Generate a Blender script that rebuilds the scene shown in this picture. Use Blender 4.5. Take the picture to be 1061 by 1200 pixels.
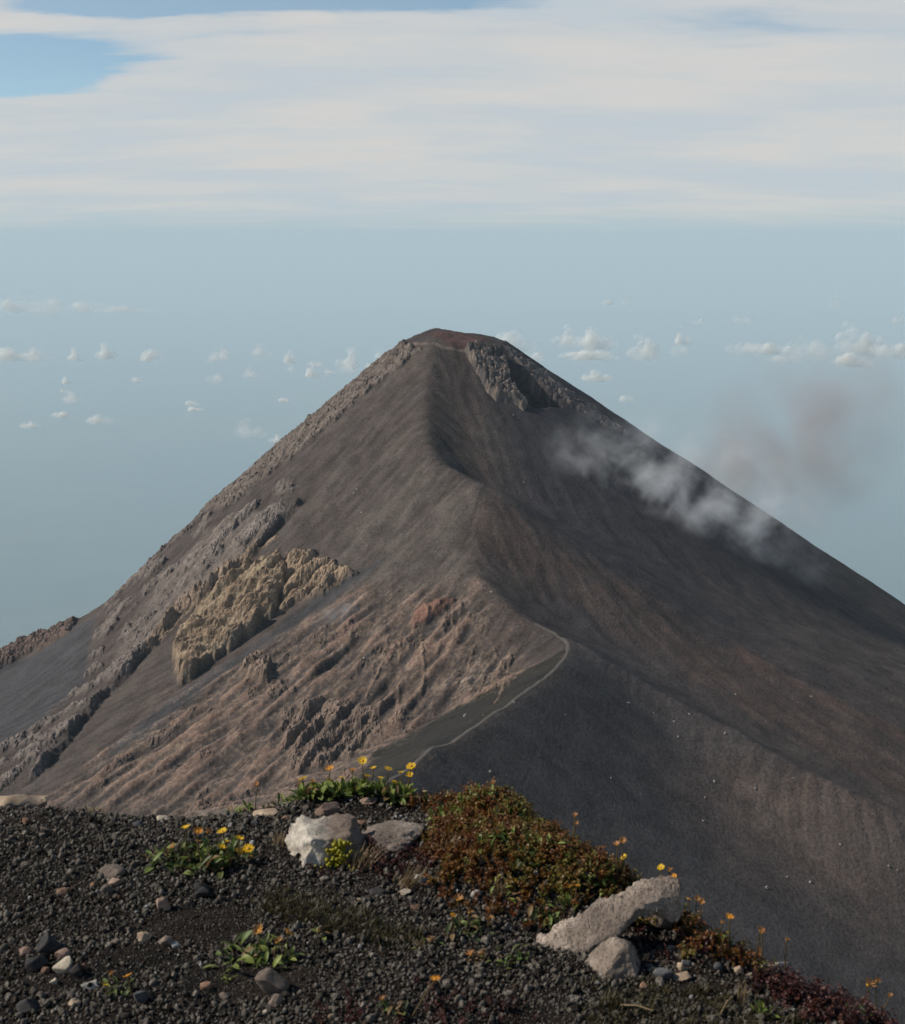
import bpy, bmesh, math, random
import numpy as np
from mathutils import Vector, Matrix, Euler

for _o in list(bpy.data.objects):
    bpy.data.objects.remove(_o)
SC = bpy.context.scene
COL = SC.collection
PI = math.pi
R = math.radians

# ------------------------------------------------------------------ camera
# eye at the origin, looking along +Y, pitched down; photo frame 1061 x 1200
FPX, PITCH = 1540.0, math.atan(325.0 / 1540.0)
cam_d = bpy.data.cameras.new('camera')
cam = bpy.data.objects.new('camera', cam_d)
COL.objects.link(cam)
cam.location = (0, 0, 0)
cam.rotation_euler = (PI / 2 - PITCH, 0, 0)
cam_d.sensor_fit = 'VERTICAL'
cam_d.sensor_height = 36.0
cam_d.lens = 36.0 * FPX / 1200.0
cam_d.clip_start = 0.1
cam_d.clip_end = 900000.0
cam_d.dof.use_dof = True
cam_d.dof.focus_distance = 45.0
cam_d.dof.aperture_fstop = 10.0
SC.camera = cam

# ------------------------------------------------------------------ light
SUN_EL, SUN_AZ = R(37.0), R(-86.0)        # azimuth from +Y towards +X: sun stands to the left
sun_dir = Vector((math.sin(SUN_AZ) * math.cos(SUN_EL), math.cos(SUN_AZ) * math.cos(SUN_EL), math.sin(SUN_EL)))
sd = bpy.data.lights.new('sun', 'SUN')
sd.energy = 5.0
sd.angle = R(0.53)
sd.color = (1.0, 0.91, 0.79)
sun = bpy.data.objects.new('sun', sd)
COL.objects.link(sun)
sun.rotation_euler = (-sun_dir).to_track_quat('-Z', 'Y').to_euler()
sun.location = (-60, 0, 60)

SC.view_settings.view_transform = 'Standard'
SC.view_settings.look = 'None'
SC.view_settings.exposure = 0.0
SC.view_settings.gamma = 1.0
SC.view_settings.use_curve_mapping = False

cy = SC.cycles
cy.max_bounces = 8
cy.diffuse_bounces = 3
cy.glossy_bounces = 1
cy.transmission_bounces = 4
cy.volume_bounces = 2
cy.transparent_max_bounces = 80
cy.use_denoising = True
cy.volume_step_rate = 1.0
cy.volume_max_steps = 128
cy.sample_clamp_indirect = 4.0


def nt_clear(nt):
    for n in list(nt.nodes):
        nt.nodes.remove(n)


class NB:
    """small node-tree helper"""
    def __init__(self, nt):
        self.nt = nt
        nt_clear(nt)

    def n(self, typ, **kw):
        nd = self.nt.nodes.new(typ)
        ins = kw.pop('ins', {})
        for k, v in kw.items():
            setattr(nd, k, v)
        for k, v in ins.items():
            self.set(nd.inputs[k], v)
        return nd

    def set(self, sock, v):
        if hasattr(v, 'is_linked') or hasattr(v, 'links'):
            self.nt.links.new(v, sock)
        elif isinstance(v, bpy.types.Node):
            self.nt.links.new(v.outputs[0], sock)
        else:
            sock.default_value = v

    def math(self, op, a, b=None, c=None, clamp=False):
        nd = self.n('ShaderNodeMath', operation=op, use_clamp=clamp)
        self.set(nd.inputs[0], a)
        if b is not None:
            self.set(nd.inputs[1], b)
        if c is not None:
            self.set(nd.inputs[2], c)
        return nd.outputs[0]

    def vmath(self, op, a, b=None):
        nd = self.n('ShaderNodeVectorMath', operation=op)
        self.set(nd.inputs[0], a)
        if b is not None:
            self.set(nd.inputs[1], b)
        return nd.outputs[0]

    def smooth(self, v, lo, hi, a=0.0, b=1.0):
        nd = self.n('ShaderNodeMapRange', interpolation_type='SMOOTHSTEP')
        self.set(nd.inputs[0], v)
        nd.inputs[1].default_value = lo
        nd.inputs[2].default_value = hi
        nd.inputs[3].default_value = a
        nd.inputs[4].default_value = b
        return nd.outputs[0]

    def mix(self, f, a, b, blend='MIX'):
        nd = self.n('ShaderNodeMix', data_type='RGBA', blend_type=blend)
        self.set(nd.inputs['Factor'], f)
        self.set(nd.inputs[6], a if not isinstance(a, tuple) or len(a) == 4 else (*a, 1))
        self.set(nd.inputs[7], b if not isinstance(b, tuple) or len(b) == 4 else (*b, 1))
        return nd.outputs[2]

    def noise(self, vec, scale, detail=4.0, rough=0.55, dist=0.0, typ='FBM', out=0):
        nd = self.n('ShaderNodeTexNoise', noise_dimensions='3D', noise_type=typ)
        self.set(nd.inputs['Vector'], vec)
        nd.inputs['Scale'].default_value = scale
        nd.inputs['Detail'].default_value = detail
        nd.inputs['Roughness'].default_value = rough
        nd.inputs['Distortion'].default_value = dist
        return nd.outputs[out]

    def mapping(self, vec, loc=(0, 0, 0), rot=(0, 0, 0), scale=(1, 1, 1)):
        nd = self.n('ShaderNodeMapping')
        self.set(nd.inputs[0], vec)
        nd.inputs[1].default_value = loc
        nd.inputs[2].default_value = rot
        nd.inputs[3].default_value = scale
        return nd.outputs[0]


# ------------------------------------------------------------------ sky
world = bpy.data.worlds.new('World')
SC.world = world
world.use_nodes = True
b = NB(world.node_tree)
sky = b.n('ShaderNodeTexSky', sky_type='NISHITA', sun_disc=False, sun_elevation=SUN_EL,
          sun_rotation=SUN_AZ, altitude=4000.0, air_density=1.0, dust_density=1.0, ozone_density=1.0)
tc = b.n('ShaderNodeTexCoord')
dirv = tc.outputs['Generated']
sep = b.n('ShaderNodeSeparateXYZ', ins={0: dirv})
dz = b.math('MAXIMUM', sep.outputs[2], 0.0)
den = b.math('ADD', dz, 0.12)
px = b.math('DIVIDE', sep.outputs[0], den)
py = b.math('DIVIDE', sep.outputs[1], den)
plane = b.n('ShaderNodeCombineXYZ', ins={0: px, 1: py, 2: 0.0})
# a high, thin sheet of cloud: opaque low down, tearing open higher up
warp = b.noise(b.mapping(plane, scale=(0.8, 1.6, 1.0)), 1.0, 5, 0.6, out=1)
wc = b.vmath('SUBTRACT', warp, (0.5, 0.5, 0.5))
pw = b.vmath('ADD', plane, b.vmath('MULTIPLY', wc, (1.1, 0.5, 0)))
n_big = b.noise(b.mapping(pw, loc=(3.3, 7.1, 0.0), scale=(0.7, 1.2, 1)), 1.0, 5, 0.55)
n_str = b.noise(b.mapping(pw, loc=(1.0, 0.6, 4.0), rot=(0, 0, 0.12), scale=(1.2, 4.0, 1)), 1.0, 5, 0.6)
cov = b.math('ADD', b.math('MULTIPLY', n_big, 0.9), b.math('MULTIPLY', n_str, 0.5))
# coverage falls with height above the horizon
cov = b.math('ADD', cov, b.smooth(sep.outputs[2], 0.03, 0.30, 0.44, 0.16))
cov = b.math('SUBTRACT', cov, b.smooth(sep.outputs[2], 0.24, 0.50, 0.0, 0.7))
veil = b.smooth(sep.outputs[2], 0.15, 0.5, 0.30, 0.0)
psx = b.n('ShaderNodeSeparateXYZ', ins={0: pw})


def gap(cx, cyy, rx, ry, amt):
    gx = b.math('DIVIDE', b.math('SUBTRACT', psx.outputs[0], cx), rx)
    gy = b.math('DIVIDE', b.math('SUBTRACT', psx.outputs[1], cyy), ry)
    gd = b.math('ADD', b.math('MULTIPLY', gx, gx), b.math('MULTIPLY', gy, gy))
    return b.smooth(gd, 0.0, 1.8, amt, 0.0)


cov = b.math('SUBTRACT', cov, gap(-1.50, 4.06, 0.62, 0.40, 0.62))      # torn blue gaps
cov = b.math('SUBTRACT', cov, gap(-0.50, 3.48, 0.60, 0.15, 0.48))
calpha = b.math('MAXIMUM', b.smooth(cov, 0.60, 1.0, 0.0, 0.97), veil)
ragged = b.math('ADD', sep.outputs[2], b.math('MULTIPLY', b.math('SUBTRACT', n_str, 0.5), 0.045))
calpha = b.math('MULTIPLY', calpha, b.smooth(ragged, -0.004, 0.026, 0.30, 1.0))
lit = b.noise(b.mapping(pw, loc=(9, 2, 1), scale=(0.9, 1.6, 1)), 1.0, 5, 0.55)
CLOUD_L = 6.5
ccol = b.mix(b.smooth(lit, 0.32, 0.68), (0.82 * CLOUD_L, 0.91 * CLOUD_L, 0.98 * CLOUD_L), (1.02 * CLOUD_L, 0.995 * CLOUD_L, 0.955 * CLOUD_L))
skyb = b.mix(1.0, sky.outputs[0], (0.84, 1.12, 1.08), 'MULTIPLY')
skyb = b.mix(b.smooth(sep.outputs[2], 0.0, 0.07, 0.9, 0.0), skyb, (3.9, 4.95, 5.5))       # pale air along the horizon
skyc = b.mix(calpha, skyb, ccol)
bg = b.n('ShaderNodeBackground', ins={0: skyc, 1: 0.10})
wo = b.n('ShaderNodeOutputWorld', ins={0: bg.outputs[0]})
world.cycles.sampling_method = 'MANUAL'
world.cycles.sample_map_resolution = 512


# ------------------------------------------------------------------ helpers
CP, SP = math.cos(PITCH), math.sin(PITCH)


def ray(u, v):
    """direction through a point of the photograph, scaled so that its Y part is 1"""
    xc, yc = (u - 530.5) / FPX, (600.0 - v) / FPX
    dy = CP + yc * SP
    return xc / dy, (-SP + yc * CP) / dy


def P(u, v, D):
    a, c = ray(u, v)
    return (a * D, D, c * D)


def new_obj(name, data=None, parent=None, label=None, cat=None, group=None, kind=None):
    o = bpy.data.objects.new(name, data)
    COL.objects.link(o)
    if parent is not None:
        o.parent = parent
    if label:
        o['label'] = label
    if cat:
        o['category'] = cat
    if group:
        o['group'] = group
    if kind:
        o['kind'] = kind
    return o


def mesh_np(name, verts, faces, mat=None, smooth=True):
    """verts (n,3), faces (m,k) arrays -> mesh"""
    me = bpy.data.meshes.new(name)
    verts = np.ascontiguousarray(verts, dtype=np.float32)
    faces = np.ascontiguousarray(faces, dtype=np.int32)
    m, k = faces.shape
    me.vertices.add(len(verts))
    me.vertices.foreach_set('co', verts.ravel())
    me.loops.add(m * k)
    me.loops.foreach_set('vertex_index', faces.ravel())
    me.polygons.add(m)
    me.polygons.foreach_set('loop_start', np.arange(0, m * k, k, dtype=np.int32))
    me.polygons.foreach_set('loop_total', np.full(m, k, dtype=np.int32))
    if smooth:
        me.polygons.foreach_set('use_smooth', np.ones(m, dtype=bool))
    me.update(calc_edges=True)
    if mat:
        me.materials.append(mat)
    return me


def set_col(me, rgb, name='Col'):
    at = me.color_attributes.new(name, 'FLOAT_COLOR', 'POINT')
    c = np.ones((len(rgb), 4), np.float32)
    c[:, :3] = rgb
    at.data.foreach_set('color', c.ravel())


def grid_faces(nr, nc):
    i = np.arange(nr - 1)[:, None] * nc + np.arange(nc - 1)[None, :]
    return np.stack([i, i + 1, i + nc + 1, i + nc], -1).reshape(-1, 4)


_rs = np.random.RandomState(11)
PERM = np.concatenate([_rs.permutation(512)] * 3)
GR = _rs.normal(size=(512, 3))
GR /= np.linalg.norm(GR, axis=1)[:, None]
G2A = _rs.uniform(0, 2 * PI, 512)
GX2, GY2 = np.cos(G2A), np.sin(G2A)


def pn2(x, y):
    xi = np.floor(x).astype(np.int64); yi = np.floor(y).astype(np.int64)
    xf = x - xi; yf = y - yi
    xi &= 511; yi &= 511
    xj = (xi + 1) & 511; yj = (yi + 1) & 511
    u = xf * xf * xf * (xf * (xf * 6 - 15) + 10); w = yf * yf * yf * (yf * (yf * 6 - 15) + 10)

    def g(a, c, dx, dy):
        h = PERM[PERM[a] + c]
        return GX2[h] * dx + GY2[h] * dy
    n0 = g(xi, yi, xf, yf); n1 = g(xj, yi, xf - 1, yf)
    n2 = g(xi, yj, xf, yf - 1); n3 = g(xj, yj, xf - 1, yf - 1)
    a = n0 + u * (n1 - n0); c = n2 + u * (n3 - n2)
    return (a + w * (c - a)) * 1.4


def fbm2(x, y, octs=4, gain=0.5, lac=2.03, ridged=False):
    s = 0; a = 1.0; t = 0
    for k in range(octs):
        n = pn2(x + 17.3 * k, y - 9.7 * k)
        if ridged:
            n = 1 - 2 * np.abs(n)
        s = s + a * n; t += a
        a *= gain; x = x * lac; y = y * lac
    return s / t


def pn3(p):
    pi = np.floor(p).astype(np.int64); f = p - pi; pi &= 511
    q = (pi + 1) & 511
    w = f * f * f * (f * (f * 6 - 15) + 10)
    out = 0
    for dx in (0, 1):
        X = q[:, 0] if dx else pi[:, 0]
        wx = w[:, 0] if dx else 1 - w[:, 0]
        for dy in (0, 1):
            Y = q[:, 1] if dy else pi[:, 1]
            wy = w[:, 1] if dy else 1 - w[:, 1]
            for dzz in (0, 1):
                Z = q[:, 2] if dzz else pi[:, 2]
                wz = w[:, 2] if dzz else 1 - w[:, 2]
                g = GR[PERM[PERM[PERM[X] + Y] + Z]]
                out = out + wx * wy * wz * (g[:, 0] * (f[:, 0] - dx) + g[:, 1] * (f[:, 1] - dy) + g[:, 2] * (f[:, 2] - dzz))
    return out * 1.5


def fbm3(p, octs=4, gain=0.5, ridged=False):
    s = 0; a = 1.0; t = 0
    for k in range(octs):
        n = pn3(p + 13.7 * k)
        if ridged:
            n = 1 - 2 * np.abs(n)
        s = s + a * n; t += a
        a *= gain; p = p * 2.03
    return s / t


def worley2(x, y, seed=0):
    """F1, F2-F1 and a random number for the nearest cell"""
    xi = np.floor(x).astype(np.int64); yi = np.floor(y).astype(np.int64)
    f1 = np.full(x.shape, 9.0); f2 = np.full(x.shape, 9.0); idr = np.zeros(x.shape)
    for dx in (-1, 0, 1):
        for dy in (-1, 0, 1):
            cx = xi + dx; cyy = yi + dy
            h = PERM[PERM[(cx + seed) & 511] + (cyy & 511)]
            h2 = PERM[h + 7]; h3 = PERM[h2 + 3]
            d = np.hypot(cx + h / 512.0 - x, cyy + h2 / 512.0 - y)
            m = d < f1
            f2 = np.where(m, f1, np.minimum(f2, d))
            idr = np.where(m, h3 / 512.0, idr)
            f1 = np.where(m, d, f1)
    return f1, f2 - f1, idr


def sstep(x, a, c):
    t = np.clip((x - a) / (c - a), 0, 1)
    return t * t * (3 - 2 * t)


def seg_dist(x, y, pts):
    """distance to a plan polyline, with the height carried along and the side sign"""
    best = np.full(x.shape, 1e9); zz = np.zeros(x.shape); side = np.zeros(x.shape)
    for p, q in zip(pts[:-1], pts[1:]):
        ex, ey = q[0] - p[0], q[1] - p[1]
        L = ex * ex + ey * ey + 1e-9
        t = np.clip(((x - p[0]) * ex + (y - p[1]) * ey) / L, 0, 1)
        d = np.hypot(x - p[0] - t * ex, y - p[1] - t * ey)
        m = d < best
        best = np.where(m, d, best)
        if len(p) > 2:
            zz = np.where(m, p[2] + t * (q[2] - p[2]), zz)
        side = np.where(m, np.sign(ex * (y - p[1]) - ey * (x - p[0])), side)
    return best, zz, side


def poly_sd(x, y, poly):
    """signed distance (inside positive) to a plan polygon"""
    d, _, _ = seg_dist(x, y, poly + [poly[0]])
    ins = np.zeros(x.shape, bool)
    n = len(poly)
    for i in range(n):
        x0, y0 = poly[i][:2]; x1, y1 = poly[(i + 1) % n][:2]
        c = (y0 > y) != (y1 > y)
        ins ^= c & (x < (x1 - x0) * (y - y0) / (y1 - y0 + 1e-12) + x0)
    return np.where(ins, d, -d)

# ------------------------------------------------------------------ the volcano
AX, AY = 2.0, 1500.0


def cone(x, y):
    dx, dy = x - AX, y - AY
    r = np.hypot(dx, dy) + 1e-6
    wl = np.clip(-dx / r, 0, 1) ** 2
    m = 0.665 + (0.175 + 0.08 * sstep(r, 280, 480)) * wl - 0.01 * np.clip(dx / r, 0, 1)
    rim = 58.0
    z = -118.5 - m * (r - rim)
    cap = -119.5 + 10.0 * (1 - (r / rim) ** 2) + 7.0 * np.exp(-((dx + 26) ** 2 + (dy + 10) ** 2) / 700.0)
    return np.where(r > rim, z, cap)


def hit(u, v, H, D0=420.0, D1=1620.0, step=1.5):
    a, c = ray(u, v)
    D = np.arange(D0, D1, step)
    h = H(a * D, D)
    below = np.nonzero(c * D < h)[0]
    if len(below):
        return float(D[below[0]])
    return float(D[np.argmin(c * D - h)])


def ridge_pts(lst):
    out = []
    for u, v, off in lst:
        D = off if off > 300 else hit(u, v, cone) + off
        out.append(P(u, v, D))
    for _ in range(2):                       # round the corners
        q = [out[0]]
        for a_, b_ in zip(out[:-1], out[1:]):
            q.append(tuple(0.75 * i + 0.25 * j for i, j in zip(a_, b_)))
            q.append(tuple(0.25 * i + 0.75 * j for i, j in zip(a_, b_)))
        q.append(out[-1])
        out = q
    return out


RIDGE = ridge_pts([(506, 412, -2), (503, 430, -8), (500, 480, -22), (500, 520, -36), (516, 545, -46), (545, 560, -55), (566, 578, -62),
                   (556, 620, -66), (552, 662, -82), (572, 690, -100), (605, 717, -118), (640, 738, -130), (668, 757, -142),
                   (664, 772, 905), (640, 793, 868), (600, 822, 820), (545, 858, 770), (490, 890, 730), (430, 935, 670), (330, 1010, 600), (200, 1100, 520)])
SPUR_B = ridge_pts([(566, 578, -62), (630, 612, -50), (700, 655, -46), (780, 712, -44), (850, 765, -44), (960, 830, -46), (1061, 885, -50), (1200, 960, -50)])
SPUR_F = ridge_pts([(150, 700, 1560), (110, 722, 1550), (60, 738, 1540), (0, 765, 1520), (-80, 800, 1490), (-200, 850, 1460)])
# (polyline, lateral slope, crest rounding low down, high up)
TENTS = [(RIDGE, 0.63, 5.0, 10.0), (SPUR_B, 0.56, 26.0, 26.0), (SPUR_F, 0.64, 3.0, 3.0)]


def H_base(x, y):
    k = 9.0
    z = cone(x, y)
    hs = [z]
    for pts, sl, w0, w1 in TENTS:
        best = np.full(np.shape(x), -1e9)
        for p, q in zip(pts[:-1], pts[1:]):
            ex, ey = q[0] - p[0], q[1] - p[1]
            t = np.clip(((x - p[0]) * ex + (y - p[1]) * ey) / (ex * ex + ey * ey + 1e-9), 0, 1)
            zz = p[2] + t * (q[2] - p[2])
            d2 = (x - p[0] - t * ex) ** 2 + (y - p[1] - t * ey) ** 2
            w = w0 + (w1 - w0) * sstep(zz, -300, -265)
            dd = np.sqrt(d2 + w * w) - w
            best = np.maximum(best, zz - (sl + 0.34 * sstep(zz, -290, -170)) * dd + 0.0011 * np.clip(dd - 50, 0, 110) ** 2 + 0.242 * np.maximum(dd - 160, 0))
        hs.append(best)
    mx = np.maximum.reduce(hs)
    acc = 0
    for h in hs:
        acc = acc + np.exp(np.clip((h - mx) / k, -40, 0))
    return mx + k * np.log(acc)


SPUR_N = ridge_pts([(668, 757, -142)] + [(u, v, hit(u, v, H_base, 500.0) - o_) for u, v, o_ in ((700, 775, 20), (745, 800, 38), (830, 843, 62), (920, 890, 72), (1000, 930, 72), (1100, 975, 66))])
TENTS.append((SPUR_N, 0.74, 6.0, 6.0))
NY, NS = 860, 980
yy = np.concatenate([np.linspace(430, 700, 130, endpoint=False), np.linspace(700, 1545, 690, endpoint=False), np.linspace(1545, 1900, 40)])
ss = np.concatenate([np.linspace(-0.62, -0.40, 50, endpoint=False), np.linspace(-0.40, 0.40, 880, endpoint=False), np.linspace(0.40, 0.62, 50)])
Y, S = np.meshgrid(yy, ss, indexing='ij')
X = S * Y
HB = H_base(X, Y)

# fall lines of the smooth mountain, to draw out streaks of ash and debris
gy_s = np.gradient(HB, axis=0) / np.gradient(Y, axis=0)          # along constant s
gx = np.gradient(HB, axis=1) / np.gradient(X, axis=1)
gyw = gy_s - gx * S
gl = np.hypot(gx, gyw) + 1e-6
FX, FY = (gx / gl).astype(np.float32), (gyw / gl).astype(np.float32)
yi_lut = np.interp(np.arange(430, 1901, 0.5), yy, np.arange(NY))
si_lut = np.interp(np.linspace(-0.62, 0.62, 4000), ss, np.arange(NS))


def nn(field, x, y):
    iy = yi_lut[np.clip(((y - 430) * 2).astype(np.int32), 0, len(yi_lut) - 1)].astype(np.int32)
    js = si_lut[np.clip(((x / y + 0.62) / 1.24 * 3999).astype(np.int32), 0, 3999)].astype(np.int32)
    return field, iy, js


fine_src = np.random.RandomState(3).normal(size=HB.shape).astype(np.float32)
fine_src = (fine_src + np.roll(fine_src, 1, 1) + np.roll(fine_src, 1, 0)) / 1.7
mid_src = fbm2(X / 9.0, Y / 9.0, 3).astype(np.float32)
big_src = fbm2(X / 30.0 + 40, Y / 30.0, 3).astype(np.float32)
sf = np.zeros(HB.shape, np.float32); sm = np.zeros_like(sf); sb = np.zeros_like(sf)
cx_, cy_ = X.astype(np.float32).copy(), Y.astype(np.float32).copy()
NST = 22
for k in range(NST):
    _, iy, js = nn(None, cx_, cy_)
    w = 1.0 - k / NST
    sf += w * fine_src[iy, js]; sm += w * mid_src[iy, js]; sb += w * big_src[iy, js]
    stp = 2.2 if k < 8 else 5.0
    cx_ += FX[iy, js] * stp; cy_ += FY[iy, js] * stp


def blur(f, n):
    for _ in range(n):
        f = (f + np.roll(f, 1, 1) + np.roll(f, -1, 1) + np.roll(f, 1, 0) + np.roll(f, -1, 0)) / 5
    return f


sf = blur(sf, 1); sm = blur(sm, 4); sb = blur(sb, 10)
sf /= sf.std(); sm /= sm.std(); sb /= sb.std()


def world_poly(lst):
    return [P(u, v, hit(u, v, H_base))[:2] for u, v in lst]


def pmask(lst, soft, wob=0.0, wl=14.0, grow=0.0):
    poly = world_poly(lst)
    xs = [p[0] for p in poly]; ys = [p[1] for p in poly]
    pad = soft * 2 + wob * 2 + 10
    bb = (X > min(xs) - pad) & (X < max(xs) + pad) & (Y > min(ys) - pad) & (Y < max(ys) + pad)
    out = np.zeros(HB.shape)
    x, y = X[bb], Y[bb]
    sd = poly_sd(x, y, poly) + grow
    if wob:
        sd = sd + wob * fbm2(x / wl, y / wl, 4)
    out[bb] = sstep(sd, -soft, soft)
    return out


def lmask(lst, width, soft=0.5, wob=0.0, wl=8.0):
    pts = world_poly(lst)
    xs = [p[0] for p in pts]; ys = [p[1] for p in pts]
    pad = width * 2 + 20
    bb = (X > min(xs) - pad) & (X < max(xs) + pad) & (Y > min(ys) - pad) & (Y < max(ys) + pad)
    out = np.zeros(HB.shape)
    x, y = X[bb], Y[bb]
    d, _, s = seg_dist(x, y, pts)
    if wob:
        d = d + wob * fbm2(x / wl, y / wl, 3)
    out[bb] = 1 - sstep(d, width * (1 - soft), width * (1 + soft))
    return out


# --- zones of rock
Z_rib = pmask([(352, 588), (330, 570), (280, 582), (205, 628), (160, 675), (124, 712), (112, 750), (96, 800), (60, 835), (0, 880), (0, 930), (36, 914), (80, 868), (125, 815),
               (165, 768), (208, 720), (262, 682), (305, 638)], 7.0, 18.0, 26.0)
Z_rib_in = pmask([(290, 600), (240, 625), (180, 690), (150, 740), (120, 800), (165, 765), (215, 712), (265, 675), (300, 640), (330, 600)], 8, 12, 20)
Z_tan = pmask([(328, 657), (332, 690), (322, 722), (290, 748), (244, 782), (212, 806), (204, 790), (208, 755), (236, 716), (268, 690), (305, 664)], 2.6, 9.0, 17.0)
Z_tan2 = pmask([(335, 650), (365, 652), (417, 672), (392, 690), (352, 706), (330, 720)], 4.0, 9.0, 14.0)
Z_tan3 = pmask([(330, 630), (296, 652), (262, 690), (214, 725), (172, 765), (178, 745), (212, 712), (262, 672), (300, 640)], 2.5, 4.0, 10.0)
Z_knob = pmask([(300, 768), (318, 780), (314, 802), (290, 800), (282, 786)], 3.0, 5.0, 10.0)
Z_red = pmask([(330, 740), (420, 700), (480, 690), (560, 690), (610, 770), (600, 800), (520, 835), (435, 890), (400, 950), (200, 960), (60, 940), (110, 890), (200, 820), (280, 770)], 22, 26, 50.0)
Z_redl = pmask([(270, 800), (180, 870), (90, 930), (180, 950), (280, 900), (330, 830)], 14, 14, 30)
Z_scarp = pmask([(330, 835), (380, 822), (440, 830), (450, 860), (400, 895), (345, 905), (330, 870)], 5, 8, 12)
Z_summit_l = pmask([(470, 404), (430, 430), (392, 466), (340, 510), (290, 550), (235, 595), (260, 600), (310, 560), (350, 532), (405, 484), (445, 450), (494, 412)], 3.0, 10.0, 16.0)
Z_rim = lmask([(468, 409), (500, 404), (520, 410), (546, 413)], 2.2, 0.6, 1.5)
Z_rim_r = pmask([(590, 406), (640, 436), (700, 482), (745, 517), (720, 508), (670, 477), (620, 442)], 2.5, 6.0, 9.0)
Z_hollow = pmask([(596, 430), (618, 438), (640, 456), (662, 474), (652, 479), (630, 479), (612, 470), (601, 455)], 1.6, 3.0, 7.0)
Z_cap = (np.hypot(X - AX, Y - AY) < 60).astype(float)
Z_capred = pmask([(503, 392), (540, 390), (572, 398), (560, 412), (530, 410)], 6, 5, 8)
Z_green = pmask([(668, 760), (650, 785), (600, 822), (545, 858), (490, 890), (430, 940), (400, 930), (440, 884), (520, 838), (600, 800), (640, 775)], 3.5, 6, 12)
Z_brown = pmask([(566, 578), (700, 655), (850, 765), (960, 830), (1100, 910), (1100, 960), (960, 880), (850, 820), (760, 760), (640, 690), (560, 650)], 16, 18, 40)
Z_brown2 = pmask([(860, 752), (960, 812), (1080, 868), (1080, 880), (960, 826), (850, 762)], 8, 8, 25)
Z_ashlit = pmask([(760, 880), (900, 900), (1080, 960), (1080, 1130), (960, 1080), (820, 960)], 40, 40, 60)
Z_nearash = pmask([(668, 757), (740, 800), (900, 885), (1000, 935), (1120, 1000), (1120, 1300), (700, 1120), (480, 960), (470, 905), (545, 862), (600, 826), (650, 790)], 10, 8, 30)
Z_far = pmask([(112, 722), (0, 765), (-60, 790), (-60, 905), (0, 882), (60, 835), (100, 800)], 3, 3, 12)
Z_farrock = pmask([(88, 727), (40, 742), (-20, 770), (-60, 810), (-20, 790), (40, 765), (80, 742)], 3, 5, 9)
Z_salmon = pmask([(536, 702), (500, 712), (484, 724), (484, 742), (500, 732), (520, 718)], 1.5, 2.5, 7)
Z_wall = lmask([(352, 590), (305, 640), (262, 684), (212, 720), (168, 768), (122, 818), (80, 868), (38, 912)], 5.5, 0.6, 4.0, 10)

Z_band = pmask([(455, 650), (420, 684), (340, 738), (255, 798), (185, 850), (110, 905), (140, 868), (205, 815), (280, 768), (350, 715), (415, 672)], 4, 5, 16)
Z_mid = pmask([(440, 560), (505, 540), (560, 580), (553, 690), (480, 705), (410, 690), (380, 640)], 25, 20, 40)
Z_upl = pmask([(470, 430), (498, 430), (500, 520), (470, 620), (400, 640), (330, 610), (360, 540), (420, 480)], 25, 20, 40)
# --- relief
lmask_d = seg_dist(X, Y, world_poly([(352, 588), (305, 638), (262, 682), (208, 720), (165, 768), (125, 815), (80, 868), (36, 914)]))[0]
lr = fbm2(X / 70.0, Y / 70.0, 4)
md = fbm2(X / 16.0 + 5, Y / 16.0, 4)
n_d = fbm2(X / 25.0 + 3, Y / 25.0, 5, 0.6)
n_e = fbm2(X / 45.0 + 13, Y / 45.0, 3)
rg = fbm2(X / 22.0, Y / 22.0 + 9, 5, 0.55, ridged=True)
rgf = fbm2(X / 7.0, Y / 7.0 + 3, 4, 0.55, ridged=True)
lumps = fbm2(X / 3.2, Y / 3.2 + 3, 2)
left = sstep(-X + 40 + 0.0 * Y, 0, 120) * (1 - Z_green)
rocky = np.clip(Z_rib * 0.75 * sstep(0.9 * n_d + 0.6 * n_e + 0.45 * np.exp(-lmask_d / 13.0), -0.05, 0.25) + Z_tan + Z_tan2 + Z_tan3 * 0.6 + Z_knob + Z_red * 0.55 * sstep(n_e + 0.7 * md, 0.0, 0.4) + Z_scarp + Z_summit_l + Z_rim_r * 0.7 + Z_farrock, 0, 1)
d_wall, _, _ = seg_dist(X, Y, world_poly([(352, 588), (305, 638), (262, 682), (208, 720), (165, 768), (125, 815), (80, 868), (36, 914)]))
ramp = np.exp(-d_wall / 13.0) * (0.65 + 0.7 * fbm2(X / 18.0, Y / 18.0 + 60, 2))
_, be1, bi1 = worley2(X / 10.0 + 0.5 * md, Y / 10.0, 3)
_, be2, bi2 = worley2(X / 4.6 + 0.3 * md, Y / 4.6 + 5, 8)
blk = (bi1 - 0.4) * sstep(be1, 0, 0.35) * 1.6 + (bi2 - 0.4) * sstep(be2, 0, 0.35) * 0.9       # broken blocks
crk = fbm2(X / 4.5 + 30, Y / 4.5, 3, 0.6, ridged=True)
rr = 1.0 * rg + 1.5 * rgf + 0.8 * crk + 1.7 * blk          # rough rock relief
HT = HB + 1.8 * lr + 0.45 * md * (0.4 + left) + 0.07 * sf + (0.26 * sm + 0.40 * sb) * (1 - 0.85 * np.maximum(Z_nearash, Z_ashlit))
rib_q = sstep(0.9 * n_d + 0.6 * n_e + 0.45 * ramp + 0.25 * np.tanh(sb), 0.0, 0.30)
HT += Z_rib * (10.5 * ramp + (1.2 + 1.3 * rr) * rib_q + 0.8 * sb)
tan_h = HT + 9.0 + 2.6 * rg + 1.5 * rgf + 3.0 * sm + 1.8 * sb + 0.7 * crk
led = 5.5 + 0 * X
tq = (tan_h + 3.0 * md) / led
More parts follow.
